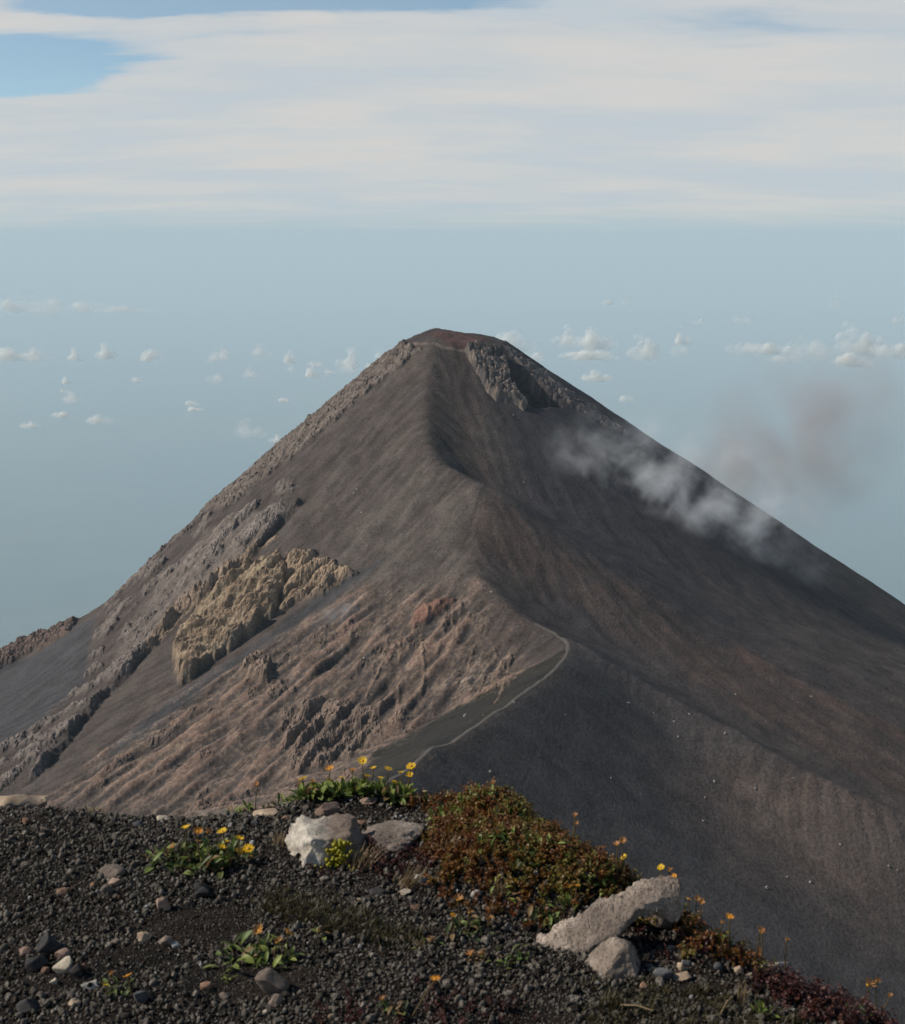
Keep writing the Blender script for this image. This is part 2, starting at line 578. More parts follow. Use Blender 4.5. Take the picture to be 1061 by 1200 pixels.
ledge = (np.floor(tq) + sstep(tq - np.floor(tq), 0.25, 0.75)) * led - 3.0 * md
HT += Z_tan * (0.55 * tan_h + 0.45 * ledge - HT)
HT += Z_tan2 * (2.5 + 1.2 * rgf + 1.6 * rg + 3.0 * sm + 0.7 * crk)
HT += Z_tan3 * (1.0 + 0.7 * rr)
HT += Z_knob * (5.0 + 1.2 * rr)
HT += Z_red * (1 - Z_band) * (0.5 * rg + 0.35 * rgf + 0.75 * sm + 0.8 * sb + 0.15 * crk + 0.8 * rr * sstep(n_e + 0.7 * md, 0.15, 0.55))
HT += Z_scarp * (1.2 + 0.5 * rr + 1.5 * sm)
HT += Z_summit_l * (1.5 + 1.3 * rr)
HT += Z_rim * 1.4 + Z_rim_r * (1.2 + 0.9 * rr) - Z_hollow * (21.0 - 3.0 * blk)
HT += Z_farrock * (3.0 + 1.6 * rr)
HT -= Z_wall * (1 - Z_rib) * 4.0
HT += lumps * 0.16 * (1 + 2.0 * rocky)
HT += rocky * (0.55 * crk + 0.28 * (1 - 0.6 * Z_tan) * np.random.RandomState(9).normal(size=HB.shape))
HT += Z_salmon * (1.5 + 1.0 * rr)
HT += 1.6 * fbm2(X / 14.0 + 70, Y / 14.0, 3) * np.exp(-(np.hypot(X - AX, Y - AY) / 62.0) ** 6)


# --- colour of ash, scoria and rock (albedo, with some sunlit tone and crevice shade mixed in)
def C(*c):
    return np.array(c, np.float32)


def lay(col, c, m):
    m = np.clip(m, 0, 1)[..., None]
    return col * (1 - m) + c * m


col = np.ones(HB.shape + (3,), np.float32) * C(0.077, 0.061, 0.055)
n_c = fbm2(X / 120.0 + 3, Y / 120.0, 4)
col = lay(col, C(0.094, 0.077, 0.067), sstep(n_c + 0.25 * sb, -0.1, 0.6) * 0.7)
col = lay(col, C(0.052, 0.050, 0.052), sstep(n_d + 0.2 * sm, 0.1, 0.7) * 0.6)
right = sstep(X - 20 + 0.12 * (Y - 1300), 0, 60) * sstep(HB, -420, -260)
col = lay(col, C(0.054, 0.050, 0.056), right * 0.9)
col = lay(col, C(0.100, 0.084, 0.074), np.maximum(Z_mid, 0.45 * Z_upl) * (0.75 + 0.25 * np.tanh(sb + n_d)))  # middle ridge ash lightened to brown, its sunlit tone put into the colour
col = lay(col, C(0.100, 0.071, 0.058), Z_brown * (0.62 + 0.25 * np.tanh(2 * md + n_d)))
col = lay(col, C(0.105, 0.068, 0.055), Z_brown2 * 0.7)
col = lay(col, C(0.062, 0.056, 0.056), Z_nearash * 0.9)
col = lay(col, C(0.118, 0.089, 0.075), Z_ashlit * (0.70 + 0.25 * np.tanh(2.0 * n_d + md)))  # lower right slope: warm brown ash with sunlit brightness painted into the colour
col = lay(col, C(0.100, 0.078, 0.068), Z_red * (0.75 + 0.25 * np.tanh(sb)))
col = lay(col, C(0.195, 0.125, 0.096), np.maximum(Z_red * sstep(sm + 0.8 * sb + 1.5 * n_e, 0.3, 1.9) * 0.7, Z_redl * sstep(sm * 0.8 + sb * 0.6, -0.5, 1.6) * 0.8))
col = lay(col, C(0.066, 0.060, 0.060), Z_red * sstep(-0.6 * sm + 1.8 * n_d - 0.6 * n_e, 0.2, 1.1) * 0.8)
col = lay(col, C(0.250, 0.180, 0.130), Z_red * sstep(rgf + 0.25 * sf, 0.42, 0.85) * 0.45)
col = lay(col, C(0.055, 0.055, 0.061), Z_far * 0.85)
col = lay(col, C(0.150, 0.105, 0.088), Z_farrock * sstep(rg, -0.1, 0.5))
rib_p = rib_q * sstep(Z_rib + 0.5 * n_d, 0.2, 0.7) * sstep(0.8 * rg + 0.3 * np.tanh(sb) + 0.9 * n_d + 0.35 * blk + 0.6 * ramp, -0.15, 0.45)
col = lay(col, C(0.172, 0.143, 0.128), rib_p * 0.95)
col = lay(col, C(0.215, 0.180, 0.158), Z_rib_in * sstep(rgf + 0.5 * rg, 0.1, 0.8) * 0.6)
col = lay(col, C(0.066, 0.061, 0.062), Z_rib * sstep(-rg + 0.7 * n_d + 0.2 * sm, 0.1, 0.6) * 0.85)
col = lay(col, C(0.275, 0.208, 0.140), Z_tan * 0.95)
col = lay(col, C(0.345, 0.275, 0.198), Z_tan * sstep(rgf + 0.5 * blk, 0.1, 0.9) * 0.6)
col = lay(col, C(0.170, 0.112, 0.075), Z_tan * sstep(sm + rg, 0.2, 1.6) * 0.6)
col = lay(col, C(0.300, 0.218, 0.148), Z_tan2 * (0.7 + 0.3 * np.tanh(sm)))
col = lay(col, C(0.260, 0.190, 0.135), Z_tan3 * (0.55 + 0.35 * np.tanh(sm + rg)))
col = lay(col, C(0.175, 0.130, 0.100), Z_knob * 0.9)
col = lay(col, C(0.170, 0.125, 0.100), Z_scarp * sstep(rg, -0.2, 0.6) * 0.8)
col = lay(col, C(0.160, 0.130, 0.112), Z_summit_l * sstep(rgf + 0.5 * blk + 0.5 * n_d, -0.35, 0.35))
col = lay(col, C(0.066, 0.055, 0.053), Z_cap * 0.85)
col = lay(col, C(0.105, 0.058, 0.050), Z_capred * 0.8)
col = lay(col, C(0.200, 0.155, 0.130), Z_rim * sstep(rgf + n_d, -0.2, 0.5) * 0.75)
col = lay(col, C(0.200, 0.165, 0.145), Z_rim_r * sstep(rgf, 0.0, 0.6) * 0.8)
col = lay(col, C(0.027, 0.026, 0.022), Z_green * 0.92)
col = lay(col, C(0.200, 0.105, 0.078), Z_salmon * sstep(rgf + 0.4 * crk + 0.3 * sm, -0.1, 0.6) * 0.85)
col = lay(col, C(0.058, 0.057, 0.061), Z_band * (1 - Z_tan) * 0.85)
col = lay(col, C(0.24, 0.185, 0.148), Z_red * sstep(crk + 0.6 * rgf + 0.7 * n_d + 0.25 * np.tanh(sm), 1.0, 1.5) * 0.6)
for ln, wd in (([(470, 745), (468, 790), (466, 830)], 1.1), ([(493, 745), (497, 790), (494, 815)], 0.9), ([(522, 712), (520, 745), (512, 770)], 1.0), ([(530, 712), (532, 750)], 0.7),
               ([(541, 708), (536, 745)], 0.7), ([(455, 745), (448, 780), (430, 815)], 0.8), ([(556, 755), (548, 785), (530, 805)], 0.8), ([(598, 770), (592, 800), (580, 825)], 0.7), ([(575, 752), (590, 785)], 0.6)):
    m = lmask(ln, wd * 1.3, 0.8, 2.6, 6.0) * sstep(n_d + 0.8 * crk + 0.3 * np.tanh(sf), -0.15, 0.45)
    HT += m * 1.2
    col = lay(col, C(0.250, 0.180, 0.135), m * 0.75)
Z_chip = pmask([(500, 812), (560, 800), (612, 770), (600, 765), (540, 790)], 6, 7, 10)
col = lay(col, C(0.230, 0.180, 0.145), Z_chip * sstep(rgf + 0.3 * sf, 0.3, 0.8) * 0.7)
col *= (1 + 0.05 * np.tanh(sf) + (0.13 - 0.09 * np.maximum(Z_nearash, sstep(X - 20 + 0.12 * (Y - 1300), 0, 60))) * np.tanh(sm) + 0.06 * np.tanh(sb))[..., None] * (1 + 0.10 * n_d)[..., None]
rock_at = np.clip(rocky + Z_chip * 0.5, 0, 1)
col = np.clip(0.80 * col * (1 + 0.22 * rock_at * np.tanh(1.5 * crk))[..., None], 0.02, 0.6)  # crevices of the broken rock darkened in the colour, as shade would


def mat_terrain(name, sc=1.0, bump=1.0, tint=0.36):
    m = bpy.data.materials.new(name)
    m.use_nodes = True
    b = NB(m.node_tree)
    at = b.n('ShaderNodeAttribute', attribute_name='Col')
    g = b.n('ShaderNodeNewGeometry')
    pos = g.outputs['Position']
    n1 = b.noise(pos, 0.45 * sc, 6, 0.65)
    n2 = b.noise(pos, 0.06 * sc, 5, 0.6)
    v = b.math('ADD', b.smooth(n1, 0.25, 0.75, 1 - tint, 1 + tint), b.smooth(n2, 0.3, 0.7, -tint * 0.5, tint * 0.5))
    # scattered darker boulders and clods
    vo = b.n('ShaderNodeTexVoronoi', feature='F1', ins={'Vector': pos, 'Scale': 0.33 * sc})
    spk = b.smooth(vo.outputs['Distance'], 0.10, 0.24, 0.62, 1.0)
    v = b.math('MULTIPLY', v, spk)
    c = b.mix(1.0, at.outputs['Color'], b.n('ShaderNodeCombineXYZ', ins={0: v, 1: v, 2: v}).outputs[0], 'MULTIPLY')
    bs = b.n('ShaderNodeBsdfPrincipled', ins={'Base Color': c, 'Roughness': 0.95, 'Specular IOR Level': 0.12})
    h = b.math('ADD', n1, b.math('MULTIPLY', spk, -0.35))
    rk = b.n('ShaderNodeAttribute', attribute_name='rock').outputs['Fac']
    n3 = b.noise(pos, 0.30 * sc, 8, 0.72, 0.4, 'RIDGED_MULTIFRACTAL')
    h = b.math('ADD', h, b.math('MULTIPLY', b.math('MULTIPLY', n3, rk), 1.1))
    bp = b.n('ShaderNodeBump', ins={'Strength': 0.6 * bump, 'Distance': 1.6 / sc, 'Height': h})
    b.set(bs.inputs['Normal'], bp.outputs[0])
    b.n('ShaderNodeOutputMaterial', ins={0: bs.outputs[0]})
    return m


M_terr = mat_terrain('volcanic_ash_and_rock')
gf = grid_faces(NY, NS)
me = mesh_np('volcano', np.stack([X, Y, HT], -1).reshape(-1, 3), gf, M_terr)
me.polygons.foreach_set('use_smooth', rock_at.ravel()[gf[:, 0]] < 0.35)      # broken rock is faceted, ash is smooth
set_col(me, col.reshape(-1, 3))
ra = me.attributes.new('rock', 'FLOAT', 'POINT')
ra.data.foreach_set('value', rock_at.astype(np.float32).ravel())
volcano = new_obj('volcano', me, kind='structure', label='steep dark volcanic cone with ash slopes and eroded rocky flank')


def height_at(x, y):
    """bilinear height of the finished mountain"""
    x = np.asarray(x, float); y = np.asarray(y, float)
    fi = np.interp(y, yy, np.arange(NY)); fj = np.interp(x / y, ss, np.arange(NS))
    i = np.clip(fi.astype(int), 0, NY - 2); j = np.clip(fj.astype(int), 0, NS - 2)
    a = fi - i; c = fj - j
    return (HT[i, j] * (1 - a) * (1 - c) + HT[i + 1, j] * a * (1 - c) + HT[i, j + 1] * (1 - a) * c + HT[i + 1, j + 1] * a * c)


# --- the lava tongue under the crater rim: broken blocks lying on the ash
tong = world_poly([(543, 412), (562, 408), (588, 415), (600, 432), (603, 452), (622, 476), (614, 484), (602, 474), (582, 470), (572, 462), (556, 436)])
txs = [p[0] for p in tong]; tys = [p[1] for p in tong]
tx = np.arange(min(txs) - 6, max(txs) + 6, 0.7); ty = np.arange(min(tys) - 6, max(tys) + 6, 0.7)
TY, TX = np.meshgrid(ty, tx, indexing='ij')
sdt = poly_sd(TX, TY, tong) + 2.5 * fbm2(TX / 7.0, TY / 7.0, 3)
f1, e1, id1 = worley2(TX / 7.5 + 0.25 * fbm2(TX / 5, TY / 5, 2), TY / 7.5, 5)
f2_, e2, id2 = worley2(TX / 3.0, TY / 3.0 + 8, 9)
edge = sstep(sdt, -1.0, 5.0)
th = edge * (4.5 + 5.0 * id1 * sstep(e1, 0.0, 0.4) + 2.2 * id2 * sstep(e2, 0, 0.4) + 0.5 * fbm2(TX / 1.5, TY / 1.5, 2)) - (1 - edge) * 3.0
gulch = sstep(fbm2(TX / 24.0 + 2, TY / 24.0, 2), 0.15, 0.5)
th = th + edge * 3.0 - gulch * edge * 4.0
TZ = height_at(TX, TY) + th
keep = (sdt > -3.5)
fq = grid_faces(len(ty), len(tx))
fq = fq[keep.ravel()[fq].all(1)]
lc = np.ones(TX.shape + (3,), np.float32) * C(0.125, 0.105, 0.094)
lc = lay(lc, C(0.21, 0.165, 0.14), sstep(id2 + 0.4 * fbm2(TX / 9, TY / 9, 3), 0.5, 1.1))
lc = lay(lc, C(0.055, 0.052, 0.054), sstep(id1, 0.55, 0.8) * 0.8)
used = np.unique(fq); remap = np.zeros(TX.size, np.int64); remap[used] = np.arange(len(used))
M_lava = mat_terrain('broken_lava', 2.2, 1.6, 0.4)
me = mesh_np('lava_tongue', np.stack([TX, TY, TZ], -1).reshape(-1, 3)[used], remap[fq], M_lava, smooth=False)
set_col(me, lc.reshape(-1, 3)[used])
new_obj('lava_tongue', me, volcano, label='blocky grey-brown lava tongue below the crater rim')

# --- footpath worn along the saddle
crest = [p for p in RIDGE if 640 < p[1] < 1000 and p[0] > -60]
cr = []
for a_, b_ in zip(crest[:-1], crest[1:]):
    n_ = max(2, int(math.dist(a_, b_) / 2.5))
    for t in range(n_):
        cr.append([a_[i] + (b_[i] - a_[i]) * t / n_ for i in range(2)])
cr = np.array(cr)
for _ in range(25):
    cr[1:-1] = (cr[:-2] + cr[1:-1] * 2 + cr[2:]) / 4
tg = np.gradient(cr, axis=0); tg /= np.linalg.norm(tg, axis=1)[:, None]
nr = np.stack([-tg[:, 1], tg[:, 0]], 1)
wv = (1.45 + 0.5 * fbm2(np.arange(len(cr)) / 7.0, np.zeros(len(cr)), 2))[:, None]
rows = []
for o_ in (-1, -0.5, 0, 0.5, 1):
    q = cr + nr * wv * o_
    rows.append(np.concatenate([q, (height_at(q[:, 0], q[:, 1]) + 0.35 - 0.18 * abs(o_) ** 2)[:, None]], 1))
me = mesh_np('footpath', np.concatenate(rows), grid_faces(5, len(cr)), None)
m = bpy.data.materials.new('trodden_ash'); m.use_nodes = True
b = NB(m.node_tree); g = b.n('ShaderNodeNewGeometry')
n1 = b.noise(g.outputs['Position'], 0.4, 4)
bs = b.n('ShaderNodeBsdfPrincipled', ins={'Base Color': b.mix(n1, (0.066, 0.059, 0.054), (0.118, 0.105, 0.094)), 'Roughness': 0.95, 'Specular IOR Level': 0.1})
b.n('ShaderNodeOutputMaterial', ins={0: bs.outputs[0]})
me.materials.append(m)
new_obj('footpath', me, kind='structure', label='pale narrow footpath worn along the ash saddle ridge')

# --- loose boulders on the slopes
rb = random.Random(5)
bm = bmesh.new()
spots = [(424, 601), (420, 620), (426, 636), (430, 640), (436, 565), (590, 488), (657, 500), (640, 492), (602, 487), (608, 490), (766, 836), (808, 838), (795, 864), (742, 883), (837, 916),
         (885, 925), (716, 912), (575, 760), (586, 757), (606, 775), (1052, 1020), (930, 912), (850, 860), (700, 745), (985, 990)]
spots += [(rb.uniform(560, 1050), rb.uniform(780, 1050)) for _ in range(22)]
spots += [(rb.uniform(380, 620), rb.uniform(560, 840)) for _ in range(30)]
Hf = lambda x, y: height_at(x, y)
for (u, v) in spots:
    D = hit(u, v, Hf)
    x, y, z = P(u, v, D)
    s = rb.uniform(0.6, 1.7)
    M_ = Matrix.Translation((x, y, z + 0.2 * s)) @ Euler((rb.random() * 6, rb.random() * 6, rb.random() * 6)).to_matrix().to_4x4() @ Matrix.Diagonal((s, s * rb.uniform(0.6, 1), s * rb.uniform(0.5, 0.9), 1))
    r_ = bmesh.ops.create_icosphere(bm, subdivisions=1, radius=1.0, matrix=M_)
    for vv in r_['verts']:
        vv.co += Vector((rb.uniform(-.2, .2), rb.uniform(-.2, .2), rb.uniform(-.2, .2))) * s
me = bpy.data.meshes.new('slope_boulders'); bm.to_mesh(me); bm.free()
m = bpy.data.materials.new('pale_boulder'); m.use_nodes = True
b = NB(m.node_tree); g = b.n('ShaderNodeNewGeometry')
bs = b.n('ShaderNodeBsdfPrincipled', ins={'Base Color': b.mix(b.noise(g.outputs['Position'], 0.02, 2), (0.10, 0.09, 0.085), (0.34, 0.3, 0.26)), 'Roughness': 0.9})
b.n('ShaderNodeOutputMaterial', ins={0: bs.outputs[0]})
me.materials.append(m)
new_obj('slope_boulders', me, volcano, kind='stuff', label='loose pale boulders scattered over the ash slopes')

# ------------------------------------------------------------------ the plain and the sea far below
PLAIN_Z = -11000.0
rings = np.concatenate([[0], np.geomspace(3000, 200000, 40)])
ang = np.linspace(0, 2 * PI, 97)[:-1]
pv = [(0, 0, PLAIN_Z)] + [(r_ * math.cos(a), r_ * math.sin(a), PLAIN_Z) for r_ in rings[1:] for a in ang]
fa = []
for i in range(96):
    fa.append((0, 1 + i, 1 + (i + 1) % 96))
for k in range(39):
    for i in range(96):
        a0 = 1 + k * 96 + i; a1 = 1 + k * 96 + (i + 1) % 96
        fa.append((a0, a0 + 96, a1 + 96, a1))
me = bpy.data.meshes.new('plain'); me.from_pydata(pv, [], fa); me.update()
m = bpy.data.materials.new('coastal_plain'); m.use_nodes = True
b = NB(m.node_tree); g = b.n('ShaderNodeNewGeometry'); pos = g.outputs['Position']
n1 = b.noise(pos, 0.00045, 7, 0.6); n2 = b.noise(pos, 0.00006, 4, 0.5)
c = b.mix(b.smooth(n1, 0.35, 0.65), (0.05, 0.085, 0.075), (0.10, 0.13, 0.11))
c = b.mix(b.smooth(n2, 0.4, 0.6), c, (0.05, 0.10, 0.12))
bs = b.n('ShaderNodeBsdfPrincipled', ins={'Base Color': c, 'Roughness': 0.9, 'Specular IOR Level': 0.2})
b.n('ShaderNodeOutputMaterial', ins={0: bs.outputs[0]})
me.materials.append(m)
new_obj('plain', me, kind='structure', label='hazy blue coastal plain far below')

# ------------------------------------------------------------------ haze: one closed box of even air
HZ = 203000.0
vs = [(sx * HZ, sy * HZ, z) for z in (PLAIN_Z - 1.0, 260.0) for sx, sy in ((-1, -1), (1, -1), (1, 1), (-1, 1))]
me = bpy.data.meshes.new('haze')
me.from_pydata(vs, [], [(3, 2, 1, 0), (4, 5, 6, 7), (0, 1, 5, 4), (1, 2, 6, 5), (2, 3, 7, 6), (3, 0, 4, 7)])
m = bpy.data.materials.new('haze_air'); m.use_nodes = True
b = NB(m.node_tree)
pv_ = b.n('ShaderNodeVolumePrincipled', ins={'Color': (0.70, 0.85, 0.93, 1), 'Density': 2.2e-5, 'Anisotropy': 0.0})
b.n('ShaderNodeOutputMaterial', ins={'Volume': pv_.outputs[0]})
me.materials.append(m)
new_obj('haze', me, kind='stuff', label='thin blue haze filling the air')


# ------------------------------------------------------------------ small cumulus over the plain
def ico(sub):
    bm = bmesh.new()
    bmesh.ops.create_icosphere(bm, subdivisions=sub, radius=1.0)
    v = np.array([p.co[:] for p in bm.verts]); f = np.array([[q.index for q in t.verts] for t in bm.faces])
    bm.free()
    return v, f


ICO = {k: ico(k) for k in (1, 2, 3, 4, 5)}
m = bpy.data.materials.new('cloud_vapour'); m.use_nodes = True
b = NB(m.node_tree)
df = b.n('ShaderNodeBsdfDiffuse', ins={'Color': (1.0, 0.98, 0.94, 1)})
tl = b.n('ShaderNodeBsdfTranslucent', ins={'Color': (1.0, 0.98, 0.94, 1)})
mx_ = b.n('ShaderNodeMixShader', ins={0: 0.5, 1: df.outputs[0], 2: tl.outputs[0]})
tp = b.n('ShaderNodeBsdfTransparent')
oi = b.n('ShaderNodeObjectInfo')
mx2 = b.n('ShaderNodeMixShader', ins={0: b.smooth(oi.outputs['Random'], 0.0, 1.0, 0.035, 0.115), 1: tp.outputs[0], 2: mx_.outputs[0]})
b.n('ShaderNodeOutputMaterial', ins={0: mx2.outputs[0]})
M_cloud = m
rc = random.Random(21)


def cumulus(u, v, w, h, zlev, label):
    a, c = ray(u, v)
    D = zlev / c
    sc = D * math.hypot(1, c) / FPX
    p, f = ICO[3]
    vs, fs = [], []
    heads = [(rc.uniform(-0.75, 0.75), rc.uniform(0.35, 1.25)) for _ in range(3)]
    for k in range(26):
        hx, hh = rc.choice(heads)
        x = max(-1, min(1, hx + rc.gauss(0, 0.28)))
        t = rc.random() ** 1.4
        if k < 9:
            x, t = -0.85 + 0.2125 * k, rc.uniform(0, 0.15)
        elif k < 17:
            x, t = heads[0][0] + rc.uniform(-0.08, 0.08), (k - 9) / 8 * 0.9
            hh = heads[0][1]
        r0 = (0.34 - 0.16 * t) * rc.uniform(0.8, 1.2)
        z = t * hh * (1 - 0.5 * abs(x))
        q = p * (1 + 0.5 * fbm3(p * 2.2 + rc.random() * 90, 2))[:, None]
        q = q * np.array([r0 * w * 0.5, r0 * w * 0.5, r0 * max(min(w, h * 1.7), 0.75 * h) * 0.5])
        q[:, 2] = np.where(q[:, 2] + z * h < 0, q[:, 2] * 0.85, q[:, 2])
        vs.append((q + np.array([x * w * 0.40, rc.uniform(-0.08, 0.08) * w, (z - 0.45) * h * 0.9])) * sc)
        fs.append(f + k * len(p))
    me = mesh_np('cumulus_cloud', np.concatenate(vs), np.concatenate(fs), M_cloud)
    o = new_obj('cumulus_cloud', me, label=label, cat='cloud', group='small cumulus clouds over the plain')
    o.location = (a * D, D, c * D)
    return o


CL = [(20, 354, 40, 16), (50, 352, 44, 24), (108, 354, 44, 18), (150, 361, 60, 7), (15, 413, 50, 14), (44, 412, 34, 16), (88, 414, 18, 14), (124, 409, 24, 18), (78, 444, 12, 10), (76, 455, 10, 9), (84, 464, 26, 12),
      (178, 409, 24, 18), (172, 418, 14, 9), (257, 410, 22, 20), (250, 418, 14, 10), (307, 405, 24, 22), (252, 440, 24, 13), (294, 435, 22, 12), (341, 412, 16, 26), (342, 428, 12, 14), (369, 424, 18, 9), (369, 435, 20, 12), (386, 434, 12, 7),
      (407, 414, 24, 32), (407, 428, 26, 14), (118, 489, 26, 11), (293, 500, 34, 20), (323, 513, 16, 8), (225, 470, 16, 8), (230, 478, 18, 6), (333, 467, 14, 6), (70, 483, 22, 9), (36, 497, 22, 7),
      (160, 443, 14, 8), (440, 420, 20, 24), (600, 396, 50, 22), (625, 410, 30, 22), (664, 388, 34, 30), (700, 393, 46, 24), (690, 412, 60, 14), (735, 464, 18, 11), (755, 405, 40, 24), (802, 388, 18, 30), (818, 372, 16, 14), (796, 408, 22, 14),
      (868, 401, 34, 24), (900, 402, 34, 20), (870, 372, 24, 12), (945, 402, 60, 28), (980, 350, 14, 18), (1008, 393, 50, 36), (1045, 400, 40, 30), (1000, 418, 44, 16), (1054, 372, 18, 11), (735, 351, 12, 12), (712, 352, 14, 8), (920, 418, 40, 10), (700, 440, 34, 10)]
CL_LAB = {(664, 388): 'tallest bright cumulus tower right of the summit', (700, 393): 'broad bright cumulus just beside the tallest tower', (293, 500): 'bright lone cumulus low beside the left flank',
          (323, 513): 'small puff touching the left flank below the bright lone cumulus', (118, 489): 'lone low puff far out over the plain, well away from the left flank', (735, 464): 'lone round puff above the right flank near the lava tongue',
          (600, 396): 'pale cumulus half hidden behind the crater rim', (625, 410): 'faint puff right behind the lava tongue', (84, 464): 'brightest puff at the foot of a short vertical chain of puffs', (76, 455): 'middle puff of a short vertical chain of puffs', (78, 444): 'top puff of a short vertical chain of puffs',
          (1008, 393): 'big cumulus above the brown smoke plume', (1000, 418): 'flat cumulus base touching the top of the brown smoke plume', (980, 350): 'tiny high puff above the cumulus bank', (735, 351): 'tiny high puff above the tallest bright cumulus tower', (150, 361): 'thin flat streak of cloud trailing off the row of cumulus heads'}
for i, (u, v, w, h) in enumerate(CL):
    if (u, v) in CL_LAB:
        lb = CL_LAB[(u, v)]
    elif v < 380 and u < 200:
        lb = 'faint cumulus head in the farthest row over the plain'
    elif v < 380:
        lb = 'tiny faint puff high above the cumulus bank beside the smoke'
    elif u < 460:
        lb = 'small white cumulus puff scattered over the plain beyond the left flank'
    else:
        lb = 'white cumulus in the long bank beyond the right flank'
    cumulus(u, v, w * 1.1, h * 1.15, -1600.0, lb)


# ------------------------------------------------------------------ steam and smoke
def smoke(name, u, v, D, sx, sy, sz, colr, dens, nscale, lo, hi, tilt, label, seed, aniso=0.0):
    p, f = ICO[4]
    q = p * (1 + 0.25 * fbm3(p * 1.5 + seed, 2))[:, None] * np.array([sx, sy, sz])
    m = bpy.data.materials.new(name); m.use_nodes = True
    b = NB(m.node_tree)
    tco = b.n('ShaderNodeTexCoord')
    ob = tco.outputs['Object']
    nrm = b.n('ShaderNodeVectorMath', operation='LENGTH', ins={0: b.vmath('DIVIDE', ob, (sx, sy, sz))}).outputs['Value']
    fall = b.smooth(nrm, 0.30, 0.97, 1.0, 0.0)
    wv = b.vmath('ADD', ob, b.vmath('MULTIPLY', b.noise(ob, nscale * 0.6, 2, 0.5, out=1), (1.0 / nscale * 0.9,) * 3))
    n = b.noise(b.vmath('ADD', wv, (seed * 31.0, seed * 7.0, 0)), nscale, 5, 0.62)
    d = b.math('MULTIPLY', b.math('MULTIPLY', b.smooth(n, lo, hi), fall), dens)
    pv_ = b.n('ShaderNodeVolumePrincipled', ins={'Color': (*colr, 1), 'Density': d, 'Anisotropy': aniso})
    b.n('ShaderNodeOutputMaterial', ins={'Volume': pv_.outputs[0]})
    me = mesh_np(name, q, f, m)
    o = new_obj(name, me, label=label, kind='stuff')
    o.location = P(u, v, D)
    o.rotation_euler = (0, tilt, 0)
    return o


smoke('steam', 806, 592, 1312, 200, 48, 104, (0.92, 0.95, 0.98), 0.036, 0.027, 0.40, 0.74, R(20), 'wispy pale steam drifting over the dark right flank of the cone', 1)
smoke('smoke', 925, 525, 1560, 200, 80, 135, (0.58, 0.53, 0.53), 0.017, 0.014, 0.32, 0.72, R(-32), 'thin brownish smoke plume hanging in the air beside the right flank', 2)
smoke('fumarole_steam', 395, 735, 1085, 32, 16, 24, (0.88, 0.89, 0.94), 0.06, 0.05, 0.36, 0.72, R(-40), 'faint bluish steam wisp rising from the eroded left flank', 3)

# ------------------------------------------------------------------ the near hilltop
rn = random.Random(77)
nrs = np.random.RandomState(77)
G0 = -2.16


def plan_flat(u, v, z=G0):
    a, c = ray(u, v)
    D = z / c
    return (a * D, D)


# where the hilltop rolls over out of sight
BROW = [plan_flat(u, v) for u, v in ((-500, 925), (0, 931), (100, 938), (200, 943), (270, 938), (330, 930), (420, 926), (480, 930), (560, 944), (600, 958), (640, 988), (700, 1028), (760, 1062), (800, 1084), (870, 1116), (940, 1146), (1000, 1178), (1061, 1208), (1200, 1290), (1500, 1500))]
SHRUB = [plan_flat(u, v) for u, v in ((478, 918), (560, 928), (600, 940), (650, 972), (710, 1012), (770, 1045), (800, 1062), (800, 1076), (760, 1074), (720, 1078), (670, 1080), (600, 1052), (520, 1040), (500, 1000), (520, 975), (505, 948))]
SHRUB_R = [plan_flat(u, v) for u, v in ((795, 1062), (830, 1080), (880, 1106), (905, 1120), (890, 1132), (840, 1128), (806, 1118))]


DAISY = [plan_flat(u, v) for u, v in ((345, 922), (420, 914), (488, 918), (492, 934), (345, 940))]


def F(x, y):
    x = np.asarray(x, float); y = np.asarray(y, float)
    d, _, s = seg_dist(x, y, BROW)
    e = d * s                                   # beyond the brow: positive
    z = G0 - 0.78 * 0.12 * np.logaddexp(0, np.clip(e / 0.12, -60, 400)) + 0.055 * np.exp(-np.clip(e, -9, 9) ** 2 / 0.06) * 0
    near = np.exp(-np.maximum(e, 0) / 1.5)
    z = z + 0.030 * fbm2(x / 0.9, y / 0.9, 3) * near + 0.012 * fbm2(x / 0.22, y / 0.22, 3) * near
    for poly, h in ((SHRUB, 0.150), (SHRUB_R, 0.085), (DAISY, 0.055)):
        sd_ = poly_sd(x, y, poly)
        z = z + h * (0.5 + 0.5 * sstep(x, 0.0, 0.35) if h > 0.1 else 1.0) * sstep(sd_, -0.10, 0.16) * (1 + 0.5 * fbm2(x / 0.25, y / 0.25, 2))
    return z


def ghit(u, v):
    a, c = ray(u, v)
    D = np.arange(2.2, 8.0, 0.008)
    h = F(a * D, D)
    bl = np.nonzero(c * D < h)[0]
    i = bl[0] if len(bl) else int(np.argmin(c * D - h))
    return Vector((a * D[i], D[i], float(h[i])))


def pxm(p):
    """metres for one photo pixel at point p"""
    return (p[1] * CP - p[2] * SP) / FPX


